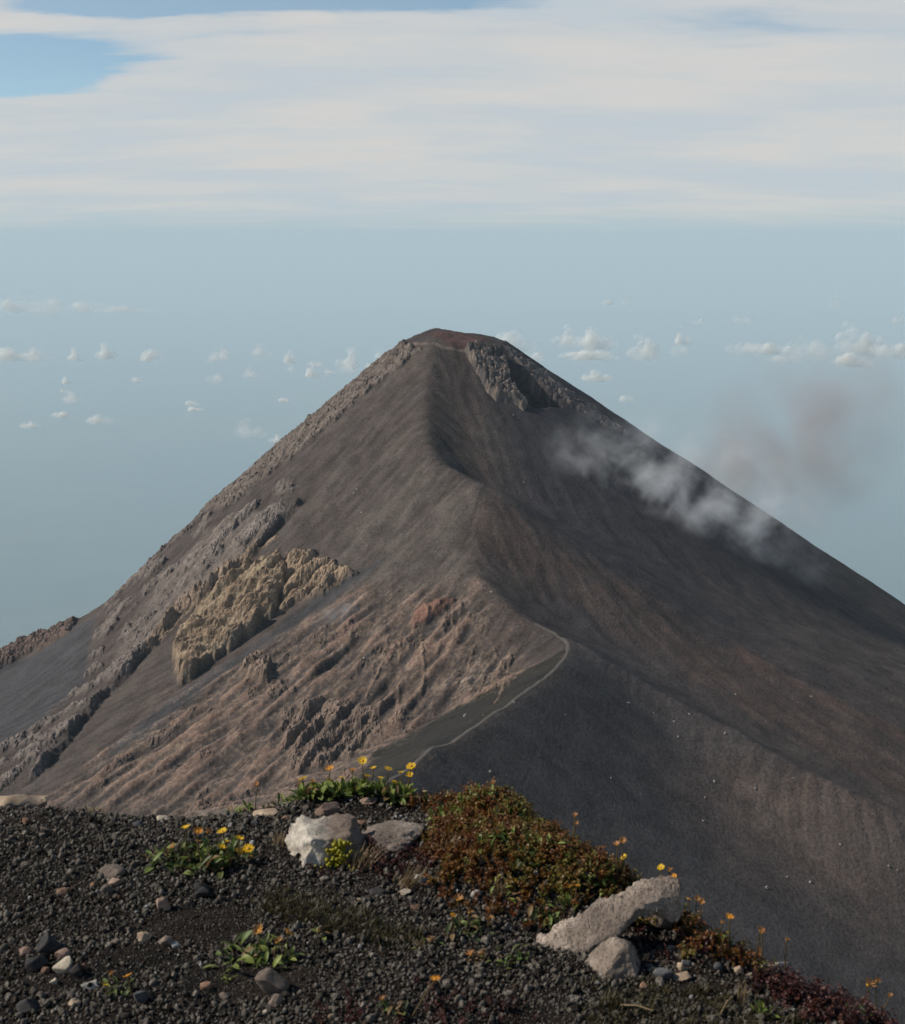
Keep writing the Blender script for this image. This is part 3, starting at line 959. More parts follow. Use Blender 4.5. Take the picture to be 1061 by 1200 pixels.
gxv = np.concatenate([np.linspace(-40, -3.2, 16, endpoint=False), np.arange(-3.2, 2.6, 0.02), np.linspace(2.62, 40, 16)])
gyv = np.concatenate([np.linspace(-12, 1.8, 10, endpoint=False), np.arange(1.8, 6.6, 0.02), np.linspace(6.62, 45, 20)])
GY, GX = np.meshgrid(gyv, gxv, indexing='ij')
GZ = F(GX, GY) + 0.006 * fbm2(GX / 0.05, GY / 0.05, 2)
m = bpy.data.materials.new('black_cinder_soil'); m.use_nodes = True
b = NB(m.node_tree); g = b.n('ShaderNodeNewGeometry'); pos = g.outputs['Position']
n1 = b.noise(pos, 2.2, 5, 0.6); n2 = b.noise(pos, 60, 5, 0.65)
c = b.mix(b.smooth(n1, 0.42, 0.62), (0.008, 0.0062, 0.0053), (0.018, 0.0128, 0.010))
c = b.mix(1.0, c, b.mix(b.smooth(n2, 0.3, 0.7), (0.6, 0.6, 0.6), (1.35, 1.3, 1.25)), 'MULTIPLY')
bs = b.n('ShaderNodeBsdfPrincipled', ins={'Base Color': c, 'Roughness': 0.95, 'Specular IOR Level': 0.15})
vo = b.n('ShaderNodeTexVoronoi', feature='F1', ins={'Vector': pos, 'Scale': 130.0})
bp = b.n('ShaderNodeBump', ins={'Strength': 0.8, 'Distance': 0.006, 'Height': b.math('SUBTRACT', n2, vo.outputs['Distance'])})
b.set(bs.inputs['Normal'], bp.outputs[0])
b.n('ShaderNodeOutputMaterial', ins={0: bs.outputs[0]})
me = mesh_np('ground', np.stack([GX, GY, GZ], -1).reshape(-1, 3), grid_faces(len(gyv), len(gxv)), m)
new_obj('ground', me, kind='structure', label='black cinder hilltop in the foreground')


# ------------------------------------------------------------------ stone shapes
def rock_shape(seed, sub=3, cuts=9, rough=0.10, ridged=0.0, planes=None, fine=0.03):
    r_ = np.random.RandomState(seed)
    p, f = ICO[sub]
    q = p.copy()
    pl = planes if planes is not None else []
    if planes is None:
        for _ in range(cuts):
            n = r_.normal(size=3); n /= np.linalg.norm(n)
            pl.append((n, r_.uniform(0.45, 0.74)))
    for n, d in pl:
        n = np.array(n, float); n /= np.linalg.norm(n)
        over = np.maximum(q @ n - d, 0)
        q -= np.outer(over * 0.97, n)
    off = r_.uniform(0, 60, 3)
    q *= (1 + rough * fbm3(q * 1.7 + off, 3) + ridged * fbm3(q * 2.6 + off, 4, 0.55, True) + fine * fbm3(q * 7 + off, 3, 0.6))[:, None]
    return q, f


def mat_rock(name, c1, c2, c3=None, scale=9.0, pits=0.5, bump=1.0, side=None):
    m = bpy.data.materials.new(name); m.use_nodes = True
    b = NB(m.node_tree)
    tco = b.n('ShaderNodeTexCoord'); ob = tco.outputs['Object']
    oi = b.n('ShaderNodeObjectInfo')
    sh = b.vmath('ADD', ob, b.vmath('MULTIPLY', oi.outputs['Location'], (3.1, 3.1, 3.1)))
    n1 = b.noise(sh, scale, 6, 0.62); n2 = b.noise(sh, scale * 7, 5, 0.65); n0 = b.noise(sh, scale * 0.35, 3, 0.5)
    c = b.mix(b.smooth(n1, 0.36, 0.66), c1, c2)
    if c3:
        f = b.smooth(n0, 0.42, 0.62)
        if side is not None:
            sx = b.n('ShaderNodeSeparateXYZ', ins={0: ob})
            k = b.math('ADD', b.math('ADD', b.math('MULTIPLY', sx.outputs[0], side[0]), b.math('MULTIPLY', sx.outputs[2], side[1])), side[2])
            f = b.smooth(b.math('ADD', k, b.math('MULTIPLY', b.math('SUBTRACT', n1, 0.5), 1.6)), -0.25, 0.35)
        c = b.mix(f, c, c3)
    v = b.smooth(n2, 0.25, 0.75, 0.72, 1.22)
    vo = b.n('ShaderNodeTexVoronoi', feature='F1', ins={'Vector': sh, 'Scale': scale * 9})
    pit = b.smooth(vo.outputs['Distance'], 0.12, 0.30, 1 - pits, 1.0)
    br = b.smooth(oi.outputs['Random'], 0.0, 1.0, 0.85, 1.15)
    v = b.math('MULTIPLY', v, br)
    c = b.mix(1.0, c, b.n('ShaderNodeCombineXYZ', ins={0: v, 1: v, 2: v}).outputs[0], 'MULTIPLY')
    bs = b.n('ShaderNodeBsdfPrincipled', ins={'Base Color': c, 'Roughness': 0.92, 'Specular IOR Level': 0.2})
    h = b.math('ADD', b.math('ADD', b.math('MULTIPLY', n1, 0.7), b.math('MULTIPLY', n2, 0.5)), b.math('MULTIPLY', pit, 0.35))
    bp = b.n('ShaderNodeBump', ins={'Strength': 0.75 * bump, 'Distance': 0.10 / scale, 'Height': h})
    b.set(bs.inputs['Normal'], bp.outputs[0])
    b.n('ShaderNodeOutputMaterial', ins={0: bs.outputs[0]})
    return m


MR = {
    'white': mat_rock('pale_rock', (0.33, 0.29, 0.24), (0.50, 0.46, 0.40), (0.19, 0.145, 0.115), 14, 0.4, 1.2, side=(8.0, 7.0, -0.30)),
    'grey': mat_rock('grey_rock', (0.15, 0.122, 0.102), (0.25, 0.205, 0.17), (0.11, 0.088, 0.074), 12, 0.6, 1.6),
    'warm': mat_rock('weathered_rock', (0.21, 0.168, 0.135), (0.42, 0.345, 0.285), (0.16, 0.128, 0.106), 11, 0.75, 2.2),
    'tan': mat_rock('tan_stone', (0.27, 0.20, 0.14), (0.40, 0.31, 0.22), None, 30),
    'pink': mat_rock('pinkish_stone', (0.20, 0.135, 0.105), (0.31, 0.215, 0.17), None, 26),
    'rust': mat_rock('rusty_stone', (0.14, 0.085, 0.058), (0.24, 0.145, 0.095), None, 26),
    'brown': mat_rock('brown_stone', (0.12, 0.095, 0.078), (0.20, 0.155, 0.125), None, 26),
    'cream': mat_rock('cream_stone', (0.36, 0.31, 0.24), (0.50, 0.44, 0.35), None, 26, 0.3),
    'pale': mat_rock('pale_grey_stone', (0.30, 0.28, 0.25), (0.42, 0.39, 0.35), None, 26),
    'black': mat_rock('black_lava_stone', (0.022, 0.021, 0.022), (0.045, 0.042, 0.041), None, 26, 0.6),
    'slate': mat_rock('slate_lava_stone', (0.055, 0.056, 0.06), (0.09, 0.09, 0.093), None, 26, 0.6),
}


def stone(u, v, w, h, mk, label, cat='stone', name='stone', seed=None, sub=3, flat=None, group=None, planes=None, rough=0.10, ridged=0.0, rotz=None, cuts=9, fine=0.03):
    """a stone whose foot shows at (u, v), w by h photo pixels"""
    seed = rn.randrange(9999) if seed is None else seed
    p = ghit(u, v)
    s = pxm(p)
    q, f = rock_shape(seed, sub, cuts, rough, ridged, planes, fine)
    if rotz is None:
        rotz = 0.0
    q = q - (q.max(0) + q.min(0)) / 2
    q = q / (q.max(0) - q.min(0))
    dep = 0.8
    th = 0.47
    Hh = max(0.34 * w, (h - th * dep * w * 0.8) / 0.86)
    if flat:
        Hh = flat * w
    dim = np.array([w, dep * w, Hh * 1.35]) * s
    q = q * dim
    me = mesh_np(name, q, f, MR[mk], smooth=False)
    o = new_obj(name, me, label=label, cat=cat, group=group)
    o.location = (p.x, p.y + dim[1] * 0.42, float(F(p.x, p.y + dim[1] * 0.42)) + dim[2] * 0.5 - dim[2] * 0.32)
    o.rotation_euler = (0, 0, rotz)
    return o


# --- the big rocks
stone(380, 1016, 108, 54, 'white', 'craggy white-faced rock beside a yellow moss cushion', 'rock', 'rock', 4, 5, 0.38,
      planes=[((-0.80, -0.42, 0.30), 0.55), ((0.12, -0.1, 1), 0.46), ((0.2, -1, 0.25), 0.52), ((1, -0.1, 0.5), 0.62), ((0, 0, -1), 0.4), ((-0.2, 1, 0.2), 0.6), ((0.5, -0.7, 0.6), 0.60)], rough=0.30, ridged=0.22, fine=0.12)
stone(456, 1000, 84, 34, 'grey', 'flat grey-brown rock behind the white-faced rock', 'rock', 'rock', 8, 5, 0.24, rough=0.30, ridged=0.12, fine=0.10, cuts=7)
stone(16, 931, 66, 20, 'tan', 'low tan rock on the brow beside dark red sprigs', 'rock', 'rock', 12, 4, 0.36, rough=0.22, ridged=0.06)
stone(252, 949, 66, 17, 'grey', 'flat grey rock half buried near the brow', 'rock', 'rock', 15, 4, 0.16, rough=0.14, ridged=0.04)
stone(913, 1136, 50, 26, 'warm', 'rounded pale rock at the right edge of the hilltop', 'rock', 'rock', 19, 4, 0.42, rough=0.10)
# the wedge standing in front of the leaning boulder
stone(724, 1150, 72, 62, 'warm', 'pale rounded wedge of rock in front of the leaning boulder', 'rock', 'rock', 23, 5, 0.52,
      planes=[((-0.75, -0.25, 0.72), 0.55), ((0.9, -0.2, 0.35), 0.74), ((0.1, -1, 0.55), 0.66), ((0, 1, 0.2), 0.6), ((0, 0, -1), 0.5)], rough=0.16, ridged=0.05, fine=0.06)


def loft(sections, seg=40, rings=60):
    """sections: (x, y, z, half depth, half thick, roll); returns a closed tube of superellipses"""
    sec = np.array(sections, float)
    t = np.linspace(0, len(sec) - 1, rings)
    S_ = np.stack([np.interp(t, np.arange(len(sec)), sec[:, k]) for k in range(6)], 1)
    for _ in range(4):
        S_[1:-1] = (S_[:-2] + 2 * S_[1:-1] + S_[2:]) / 4
    th = np.linspace(0, 2 * PI, seg, endpoint=False)
    cxs = np.sign(np.cos(th)) * np.abs(np.cos(th)) ** 0.6
    szs = np.sign(np.sin(th)) * np.abs(np.sin(th)) ** 0.6
    vs = []
    for x, y, z, a_, t_, ro in S_:
        yy_ = cxs * a_; zz_ = szs * t_
        vs.append(np.stack([np.full(seg, x), y + yy_ * math.cos(ro) - zz_ * math.sin(ro), z + yy_ * math.sin(ro) + zz_ * math.cos(ro)], 1))
    v = np.concatenate(vs)
    v = np.concatenate([v, [S_[0, :3], S_[-1, :3]]])
    i = np.arange(rings - 1)[:, None] * seg; j = np.arange(seg)[None, :]; j2 = (j + 1) % seg
    q = np.stack([i + j, i + j2, i + seg + j2, i + seg + j], -1).reshape(-1, 4)
    n = len(v)
    jj = np.arange(seg)
    c0 = np.stack([np.full(seg, n - 2), (jj + 1) % seg, jj, jj], 1)
    c1 = np.stack([np.full(seg, n - 1), (rings - 1) * seg + jj, (rings - 1) * seg + (jj + 1) % seg], 1)
    tri = [tuple(r_) for r_ in c0[:, :3]] + [tuple(r_) for r_ in c1]
    return v, [tuple(r_) for r_ in q] + tri


bp0 = ghit(715, 1118)
sB = pxm(bp0)
sec = [(-86, 16, 4, 3, 3, 0.2), (-70, 15, 7, 12, 7, 0.4), (-50, 14, 12, 22, 11, 0.52), (-26, 15, 20, 28, 11, 0.5), (0, 20, 35, 27, 8, 0.42), (20, 27, 45, 26, 8, 0.32), (36, 35, 53, 26, 11, 0.18), (60, 39, 55, 26, 17, 0.06), (84, 40, 53, 22, 19, 0.0), (90, 40, 51, 14, 13, 0.0)]
v, fcs = loft(sec, 72, 130)
nv = v * np.array([0.012, 0.05, 0.05])
v += (fbm3(nv * 1.3 + 5, 4, 0.55) * 9.0)[:, None] * np.array([0.3, 0.8, 1.0])
v += (fbm3(v * 0.09 + 9, 5, 0.65) * 4.0)[:, None] * np.array([0.4, 1, 1])
v -= (np.maximum(fbm3(v * np.array([0.03, 0.09, 0.09]) + 3, 3, 0.6, True) - 0.35, 0) * 7.0)[:, None] * np.array([0.2, 0.7, 1.0])      # cracks along the grain
v *= sB
me = bpy.data.meshes.new('boulder'); me.from_pydata(v.tolist(), [], fcs); me.update()
me.materials.append(MR['warm'])
o = new_obj('boulder', me, label='long pale leaning boulder with a dark hollow beneath its raised end', cat='boulder')
o.location = (bp0.x, bp0.y, bp0.z)
# the block that carries its raised end, back in the hollow
stone(775, 1092, 54, 40, 'brown', 'dark brown block holding up the raised end of the leaning boulder', 'rock', 'rock', 31, 4, 0.6, rough=0.12)

# --- single stones lying on the cinders
ST = [
    (383, 958, 30, 17, 'pink', 'pink triangular stone standing on edge behind the white-faced rock', 41, 0.62),
    (190, 962, 18, 8, 'cream', 'flat cream stone uphill of the yellow daisy clump', 42, 0.3),
    (310, 958, 30, 12, 'tan', 'flat tan slab lying near the long grey rock', 43, 0.22),
    (336, 963, 16, 7, 'rust', 'small rusty stone near the flat tan slab', 44, None),
    (130, 1030, 32, 16, 'brown', 'wide reddish-brown stone on top of a small cobble pile', 45, 0.4),
    (134, 1040, 18, 12, 'pink', 'small pinkish cobble under the wide reddish-brown stone', 46, None),
    (125, 1050, 16, 16, 'grey', 'grey cobble at the foot of the small cobble pile', 47, None),
    (110, 1042, 12, 10, 'rust', 'little rusty cobble beside the small cobble pile', 48, None),
    (72, 1051, 15, 12, 'rust', 'rounded rust-orange stone left of the cobble pile', 49, None),
    (30, 967, 9, 10, 'rust', 'tiny orange stone alone on the cinders below the brow', 50, None),
    (187, 945, 14, 9, 'rust', 'small orange-brown stone just under the brow', 51, None),
    (190, 1070, 18, 22, 'pink', 'upright pointed pink-brown stone alone on bare cinders', 52, 0.95),
    (168, 1105, 17, 13, 'tan', 'rounded tan stone, the lighter of a pair on bare soil', 53, 0.6),
    (192, 1110, 20, 18, 'brown', 'rounded brown stone, the darker of a pair on bare soil', 54, 0.62),
    (204, 1112, 15, 9, 'pale', 'flat pale stone leaning on the rounded brown stone', 55, 0.35),
    (148, 1108, 8, 6, 'cream', 'little cream pebble next to the rounded tan stone', 56, None),
    (136, 1108, 16, 8, 'brown', 'small brown stone between the rounded tan stone and a chip bed', 57, None),
    (72, 1144, 25, 21, 'cream', 'bright cream block, brightest stone of the black cinder slope', 58, 0.85),
    (72, 1124, 21, 12, 'pink', 'pinkish stone lying behind the bright cream block', 59, 0.5),
    (88, 1148, 20, 26, 'black', 'black lava lump leaning against the bright cream block', 60, 0.9),
    (54, 1120, 34, 26, 'black', 'big black lava lump behind the pinkish stone', 61, 0.62),
    (30, 1122, 20, 9, 'pink', 'flat pinkish stone beside the big black lava lump', 62, 0.36),
    (98, 1139, 9, 12, 'rust', 'small upright rust stone right of the black lava lump', 63, 0.95),
    (52, 1142, 11, 9, 'rust', 'small rust stone left of the bright cream block', 64, None),
    (62, 1154, 9, 8, 'cream', 'tiny cream pebble below the bright cream block', 65, None),
    (104, 1160, 20, 12, 'pale', 'pale knobbly stone beside the small orange-flowered plant', 66, None),
    (86, 1182, 16, 8, 'tan', 'flat tan stone alone on coarse black lava', 67, 0.4),
    (164, 1175, 18, 15, 'slate', 'rounded slate-grey lump right of the small orange-flowered plant', 68, 0.7),
    (318, 1168, 40, 30, 'brown', 'big angular brown stone with one sunlit face on bare soil', 69, 0.72),
    (322, 1182, 19, 15, 'brown', 'smaller brown stone at the foot of the angular brown stone', 70, 0.7),
    (241, 1163, 14, 12, 'rust', 'reddish stone beside the low seedling', 71, None),
    (262, 1172, 13, 10, 'brown', 'dull brown stone below the low seedling', 72, None),
    (389, 1196, 10, 9, 'tan', 'small golden tan pebble beside the red sprigs', 73, None),
    (311, 1190, 7, 7, 'cream', 'tiny cream pebble left of the brown stone pair', 74, None),
    (422, 1060, 13, 8, 'tan', 'small tan pebble beneath the dry moss strip', 75, None),
    (475, 1051, 14, 9, 'cream', 'cream pebble below the dry straw tuft', 76, None),
    (487, 1067, 13, 7, 'rust', 'rusty pebble below the cream pebble', 77, None),
    (490, 1040, 28, 14, 'pale', 'pale stone behind the dry straw tuft', 78, 0.4),
    (558, 1054, 13, 11, 'pale', 'pale grey stone between yellowed leaves and black cinders', 79, 0.7),
    (735, 1143, 14, 8, 'cream', 'cream cobble in the gap under the rock wedge', 80, 0.5),
    (744, 1140, 18, 13, 'slate', 'grey cobble beside the cream cobble under the wedge', 81, 0.6),
    (799, 1141, 10, 14, 'tan', 'upright tan cobble right of the leaning boulder', 82, 1.0),
    (806, 1134, 12, 9, 'slate', 'slate cobble beside the upright tan cobble', 83, None),
    (788, 1118, 14, 14, 'pink', 'pinkish cobble in the mouth of the boulder hollow', 84, 0.8),
    (778, 1150, 26, 15, 'slate', 'broad dark cobble below the leaning boulder', 85, 0.45),
    (800, 1150, 24, 10, 'tan', 'flat tan cobble beneath the upright tan cobble', 86, 0.3),
    (768, 1142, 16, 10, 'tan', 'tan cobble right of the rock wedge', 87, None),
    (888, 1134, 17, 8, 'cream', 'flat cream cobble left of the rounded pale rock', 88, 0.4),
    (866, 1142, 12, 10, 'tan', 'golden tan cobble on the cobble bed', 89, None),
    (898, 1142, 10, 8, 'pale', 'pale cobble below the flat cream cobble', 90, None),
    (881, 1148, 12, 8, 'cream', 'small cream cobble on the cobble bed', 91, None),
    (842, 1140, 13, 10, 'slate', 'slate cobble on the cobble bed', 92, None),
    (983, 1188, 11, 9, 'rust', 'rust pebble under the dark red shrub at the hill edge', 93, None),
    (996, 1198, 12, 10, 'pink', 'pinkish pebble under the dark red shrub at the hill edge', 94, None),
    (756, 1160, 12, 9, 'rust', 'rust pebble above the moss at the hill edge', 95, None),
    (845, 1182, 11, 7, 'rust', 'bright orange pebble in the moss at the hill edge', 96, None),
    (432, 945, 22, 6, 'pink', 'flat pinkish chip beside the green leaves of the shrub', 97, 0.25),
    (424, 967, 12, 7, 'rust', 'rusty chip above the flat grey-brown rock', 98, None),
    (40, 1140, 26, 20, 'black', 'black lava lump left of the cream block', 99, None),
    (235, 1055, 22, 16, 'black', 'black lava lump on the bare soil right of the pointed stone', 100, None),
    (236, 1048, 20, 15, 'black', 'black lava lump below the yellow daisy clump', 101, None),
    (443, 1052, 24, 14, 'black', 'dark lava lump by the dry straw tuft', 102, None),
    (30, 1190, 30, 20, 'black', 'black lava lump among coarse lava', 103, None),
    (160, 970, 14, 10, 'slate', 'slate lump uphill of the yellow daisy clump', 104, None),
    (298, 969, 12, 9, 'slate', 'slate lump between daisy clump and white-faced rock', 105, None),
]
for u, v, w, h, mk, lb, sd_, fl in ST:
    stone(u, v, w, h, mk, lb, seed=sd_, flat=fl, cuts=13, sub=4 if w > 15 else 3, fine=0.06)


# ------------------------------------------------------------------ cinders and gravel (uncountable)
def gn_scatter(name, pts, rot, scl, idx, protos, label, extra=None):
    """one object: points with prototypes instanced on them"""
    me = bpy.data.meshes.new(name)
    me.vertices.add(len(pts))
    me.vertices.foreach_set('co', np.ascontiguousarray(pts, np.float32).ravel())

    def att(nm, typ, arr, key):
        at = me.attributes.new(nm, typ, 'POINT')
        at.data.foreach_set(key, np.ascontiguousarray(arr).ravel())
    att('rot', 'FLOAT_VECTOR', rot.astype(np.float32), 'vector')
    att('scl', 'FLOAT_VECTOR', scl.astype(np.float32), 'vector')
    att('idx', 'INT', idx.astype(np.int32), 'value')
    att('tint', 'FLOAT', (extra if extra is not None else np.zeros(len(pts))).astype(np.float32), 'value')
    o = new_obj(name, me, kind='stuff', label=label)
    ng = bpy.data.node_groups.new(name + '_nodes', 'GeometryNodeTree')
    ng.interface.new_socket('Geometry', in_out='INPUT', socket_type='NodeSocketGeometry')
    ng.interface.new_socket('Geometry', in_out='OUTPUT', socket_type='NodeSocketGeometry')
    N, L = ng.nodes, ng.links
    gi, go = N.new('NodeGroupInput'), N.new('NodeGroupOutput')
    jn = N.new('GeometryNodeJoinGeometry')
    for pr in reversed(protos):
        oi = N.new('GeometryNodeObjectInfo')
        oi.inputs['Object'].default_value = pr
        oi.inputs['As Instance'].default_value = True
        L.new(oi.outputs['Geometry'], jn.inputs[0])
    ip = N.new('GeometryNodeInstanceOnPoints')
    ip.inputs['Pick Instance'].default_value = True
    L.new(gi.outputs[0], ip.inputs['Points'])
    L.new(jn.outputs[0], ip.inputs['Instance'])

    def na(nm, typ):
        nd = N.new('GeometryNodeInputNamedAttribute')
        nd.data_type = typ
        nd.inputs[0].default_value = nm
        return nd.outputs[0]
    L.new(na('idx', 'INT'), ip.inputs['Instance Index'])
    L.new(na('rot', 'FLOAT_VECTOR'), ip.inputs['Rotation'])
    L.new(na('scl', 'FLOAT_VECTOR'), ip.inputs['Scale'])
    L.new(ip.outputs[0], go.inputs[0])
    md = o.modifiers.new('scatter', 'NODES')
    md.node_group = ng
    return o


def proto(name, me):
    return bpy.data.objects.new(name, me)


m = bpy.data.materials.new('cinder'); m.use_nodes = True
b = NB(m.node_tree)
tco = b.n('ShaderNodeTexCoord'); oi = b.n('ShaderNodeObjectInfo')
ti = b.n('ShaderNodeAttribute', attribute_type='INSTANCER', attribute_name='tint')
rmp = b.n('ShaderNodeValToRGB', ins={0: ti.outputs['Fac']})
cr_ = rmp.color_ramp
cr_.interpolation = 'LINEAR'
for pos_, cc in ((0.0, (0.005, 0.0042, 0.0038)), (0.45, (0.0085, 0.0065, 0.0056)), (0.72, (0.0185, 0.0142, 0.012)), (0.86, (0.032, 0.021, 0.0155)), (0.93, (0.15, 0.10, 0.075)), (0.975, (0.26, 0.21, 0.165)), (1.0, (0.44, 0.39, 0.33))):
    if pos_ in (0.0, 1.0):
        cr_.elements[int(pos_)].color = (*cc, 1)
    else:
        cr_.elements.new(pos_).color = (*cc, 1)
n2 = b.noise(tco.outputs['Object'], 3.0, 4, 0.65)
v_ = b.smooth(n2, 0.25, 0.75, 0.6, 1.3)
c = b.mix(1.0, rmp.outputs[0], b.n('ShaderNodeCombineXYZ', ins={0: v_, 1: v_, 2: v_}).outputs[0], 'MULTIPLY')
bs = b.n('ShaderNodeBsdfPrincipled', ins={'Base Color': c, 'Roughness': 0.9, 'Specular IOR Level': 0.12})
bp = b.n('ShaderNodeBump', ins={'Strength': 0.9, 'Distance': 0.25, 'Height': n2})
b.set(bs.inputs['Normal'], bp.outputs[0])
b.n('ShaderNodeOutputMaterial', ins={0: bs.outputs[0]})
PEB = []
for k in range(7):
    q, f = rock_shape(900 + k, 2, 8, 0.22, 0.10, None, 0.06)
    q = q / (q.max(0) - q.min(0)).max()
    PEB.append(proto('cinder_shape', mesh_np('cinder_shape', q, f, m, smooth=(k % 2 == 0))))

NG = 270000
gx_ = nrs.uniform(-2.3, 1.9, NG); gy_ = nrs.uniform(2.6, 5.9, NG)
# fewer far out of the picture and none far beyond the brow
dB, _, sB_ = seg_dist(gx_, gy_, BROW)
bare = sstep(fbm2(gx_ / 0.45 + 8, gy_ / 0.30, 3), 0.18, 0.5)          # patches of bare fine soil
for (u, v, ru, rv) in ((235, 1085, 75, 22), (285, 1150, 90, 22), (180, 1120, 60, 12)):
    c_ = ghit(u, v); s_ = pxm(c_)
    bare = np.maximum(bare, 1 - sstep(((gx_ - c_.x) / (ru * s_)) ** 2 + ((gy_ - c_.y) / (rv * s_ * 2.1)) ** 2, 0.5, 1.2))
size = np.exp(nrs.normal(math.log(0.0060), 0.62, NG))
size = np.clip(size, 0.0032, 0.034)
okk = (dB * sB_ < 0.35) & (np.abs(gx_) < gy_ * 0.42 + 0.1) & ~((nrs.random_sample(NG) < bare * 0.9) & (size > 0.008))
size = np.where(bare > 0.5, np.minimum(size, 0.011), size)
gx_, gy_, size, bare = gx_[okk], gy_[okk], size[okk], bare[okk]
NG = len(gx_)
tint = nrs.beta(1.6, 1.6, NG) * 0.80
lightp = 0.032 + 0.05 * sstep(fbm2(gx_ / 0.35 + 30, gy_ / 0.3, 2), 0.1, 0.5)
# beds of pale chips
for (u, v, ru, rv, k_) in ((170, 1118, 110, 30, .22), (450, 950, 70, 28, .35), (820, 1140, 110, 22, .30), (90, 1050, 90, 16, .16), (360, 925, 80, 14, .25), (410, 1115, 100, 22, .10)):
    c_ = ghit(u, v); s_ = pxm(c_)
    lightp = np.maximum(lightp, k_ * (1 - sstep(((gx_ - c_.x) / (ru * s_)) ** 2 + ((gy_ - c_.y) / (rv * s_ * 2.1)) ** 2, 0.3, 1.2)))
lt = nrs.random_sample(NG) < lightp
tint = np.where(lt, nrs.uniform(0.86, 1.0, NG) ** 1.0, tint)
size = np.where(lt & (size > 0.024), 0.018, size)
gz_ = F(gx_, gy_) + size * 0.18
aniso = np.stack([np.ones(NG), nrs.uniform(0.7, 1.0, NG), nrs.uniform(0.55, 0.95, NG)], 1)
gn_scatter('gravel', np.stack([gx_, gy_, gz_], 1), nrs.uniform(0, 6.28, (NG, 3)), aniso * size[:, None], nrs.randint(0, 7, NG), PEB, 'loose black cinders and gravel covering the hilltop', tint)


# ------------------------------------------------------------------ plants
def mat_leaf(name, ca, cb, cc=None, trans=0.3, inst=False, rough=0.5):
    m = bpy.data.materials.new(name); m.use_nodes = True
    b = NB(m.node_tree)
    oi = b.n('ShaderNodeObjectInfo')
    g = b.n('ShaderNodeNewGeometry')
    r_ = oi.outputs['Random']
    n = b.noise(g.outputs['Position'], 90, 3, 0.6)
    k = b.math('ADD', b.math('MULTIPLY', r_, 0.7), b.math('MULTIPLY', n, 0.35))
    if inst:
        ti = b.n('ShaderNodeAttribute', attribute_type='INSTANCER', attribute_name='tint')
        k = b.math('ADD', ti.outputs['Fac'], b.math('MULTIPLY', b.math('SUBTRACT', n, 0.5), 0.9))
    rmp = b.n('ShaderNodeValToRGB', ins={0: k})
    e = rmp.color_ramp.elements
    e[0].color = (*ca, 1); e[0].position = 0.05
    e[1].color = (*(cc or cb), 1); e[1].position = 0.95
    if cc:
        x = rmp.color_ramp.elements.new(0.5); x.color = (*cb, 1)
    bs = b.n('ShaderNodeBsdfPrincipled', ins={'Base Color': rmp.outputs[0], 'Roughness': rough, 'Specular IOR Level': 0.3})
    tl = b.n('ShaderNodeBsdfTranslucent', ins={'Color': rmp.outputs[0]})
    mx_ = b.n('ShaderNodeMixShader', ins={0: trans, 1: bs.outputs[0], 2: tl.outputs[0]})
    b.n('ShaderNodeOutputMaterial', ins={0: mx_.outputs[0]})
    return m


ML = {
    'green': mat_leaf('leaf_green', (0.045, 0.075, 0.016), (0.13, 0.18, 0.04), (0.25, 0.27, 0.09)),
    'dark': mat_leaf('leaf_dark_green', (0.020, 0.034, 0.012), (0.055, 0.078, 0.022), (0.12, 0.13, 0.04)),
    'dry': mat_leaf('leaf_dried', (0.10, 0.060, 0.028), (0.24, 0.16, 0.075)),
    'lime': mat_leaf('leaf_lime', (0.12, 0.16, 0.03), (0.26, 0.30, 0.07)),
    'petal': mat_leaf('petal_yellow', (0.80, 0.46, 0.012), (0.88, 0.58, 0.02), trans=0.35),
    'petal_o': mat_leaf('petal_orange', (0.60, 0.22, 0.02), (0.72, 0.33, 0.03), trans=0.35),
    'disc': mat_leaf('flower_disc', (0.45, 0.20, 0.015), (0.55, 0.28, 0.02), trans=0.05),
    'wilt': mat_leaf('wilted_flower', (0.28, 0.11, 0.03), (0.42, 0.20, 0.06), trans=0.2),
    'stem': mat_leaf('flower_stem', (0.07, 0.06, 0.025), (0.14, 0.09, 0.04), trans=0.1),
    'straw': mat_leaf('dry_straw', (0.17, 0.115, 0.06), (0.34, 0.25, 0.14), trans=0.2),
    'moss_y': mat_leaf('yellow_moss', (0.22, 0.20, 0.012), (0.40, 0.35, 0.02), trans=0.2),
    'shrub': mat_leaf('shrub_leaf', (0.060, 0.016, 0.010), (0.165, 0.062, 0.014), (0.135, 0.132, 0.028), trans=0.25, inst=True),
    'red': mat_leaf('red_sprig', (0.028, 0.010, 0.010), (0.070, 0.022, 0.018), (0.10, 0.045, 0.025), trans=0.2, inst=True),
    'moss': mat_leaf('moss_blade', (0.024, 0.020, 0.010), (0.052, 0.043, 0.019), (0.088, 0.072, 0.032), trans=0.2, inst=True),
}


def leaf_mesh(mk, seed, wide=0.30, bend=0.5):
    r_ = random.Random(seed)
    n = 7
    vs, fs = [], []
    tw = r_.uniform(-0.25, 0.25)
    for i in range(n):
        t = i / (n - 1)
        w = wide * (0.16 + 0.84 * math.sin(PI * min(1, t ** 1.35)) ** 0.8) * (1.0 if t < 0.98 else 0.25) * 0.5
        y = t * (1 - 0.10 * bend * t); z = -0.38 * bend * t * t + 0.10 * t
        for sx in (-1, 0, 1):
            zz = z + (0.09 * abs(sx) * math.sin(PI * t)) + tw * sx * w * t
            vs.append((sx * w, y, zz))
        if i:
            a = (i - 1) * 3
            fs += [(a, a + 1, a + 4, a + 3), (a + 1, a + 2, a + 5, a + 4)]
    return mesh_np('leaf', np.array(vs), np.array(fs), ML[mk])


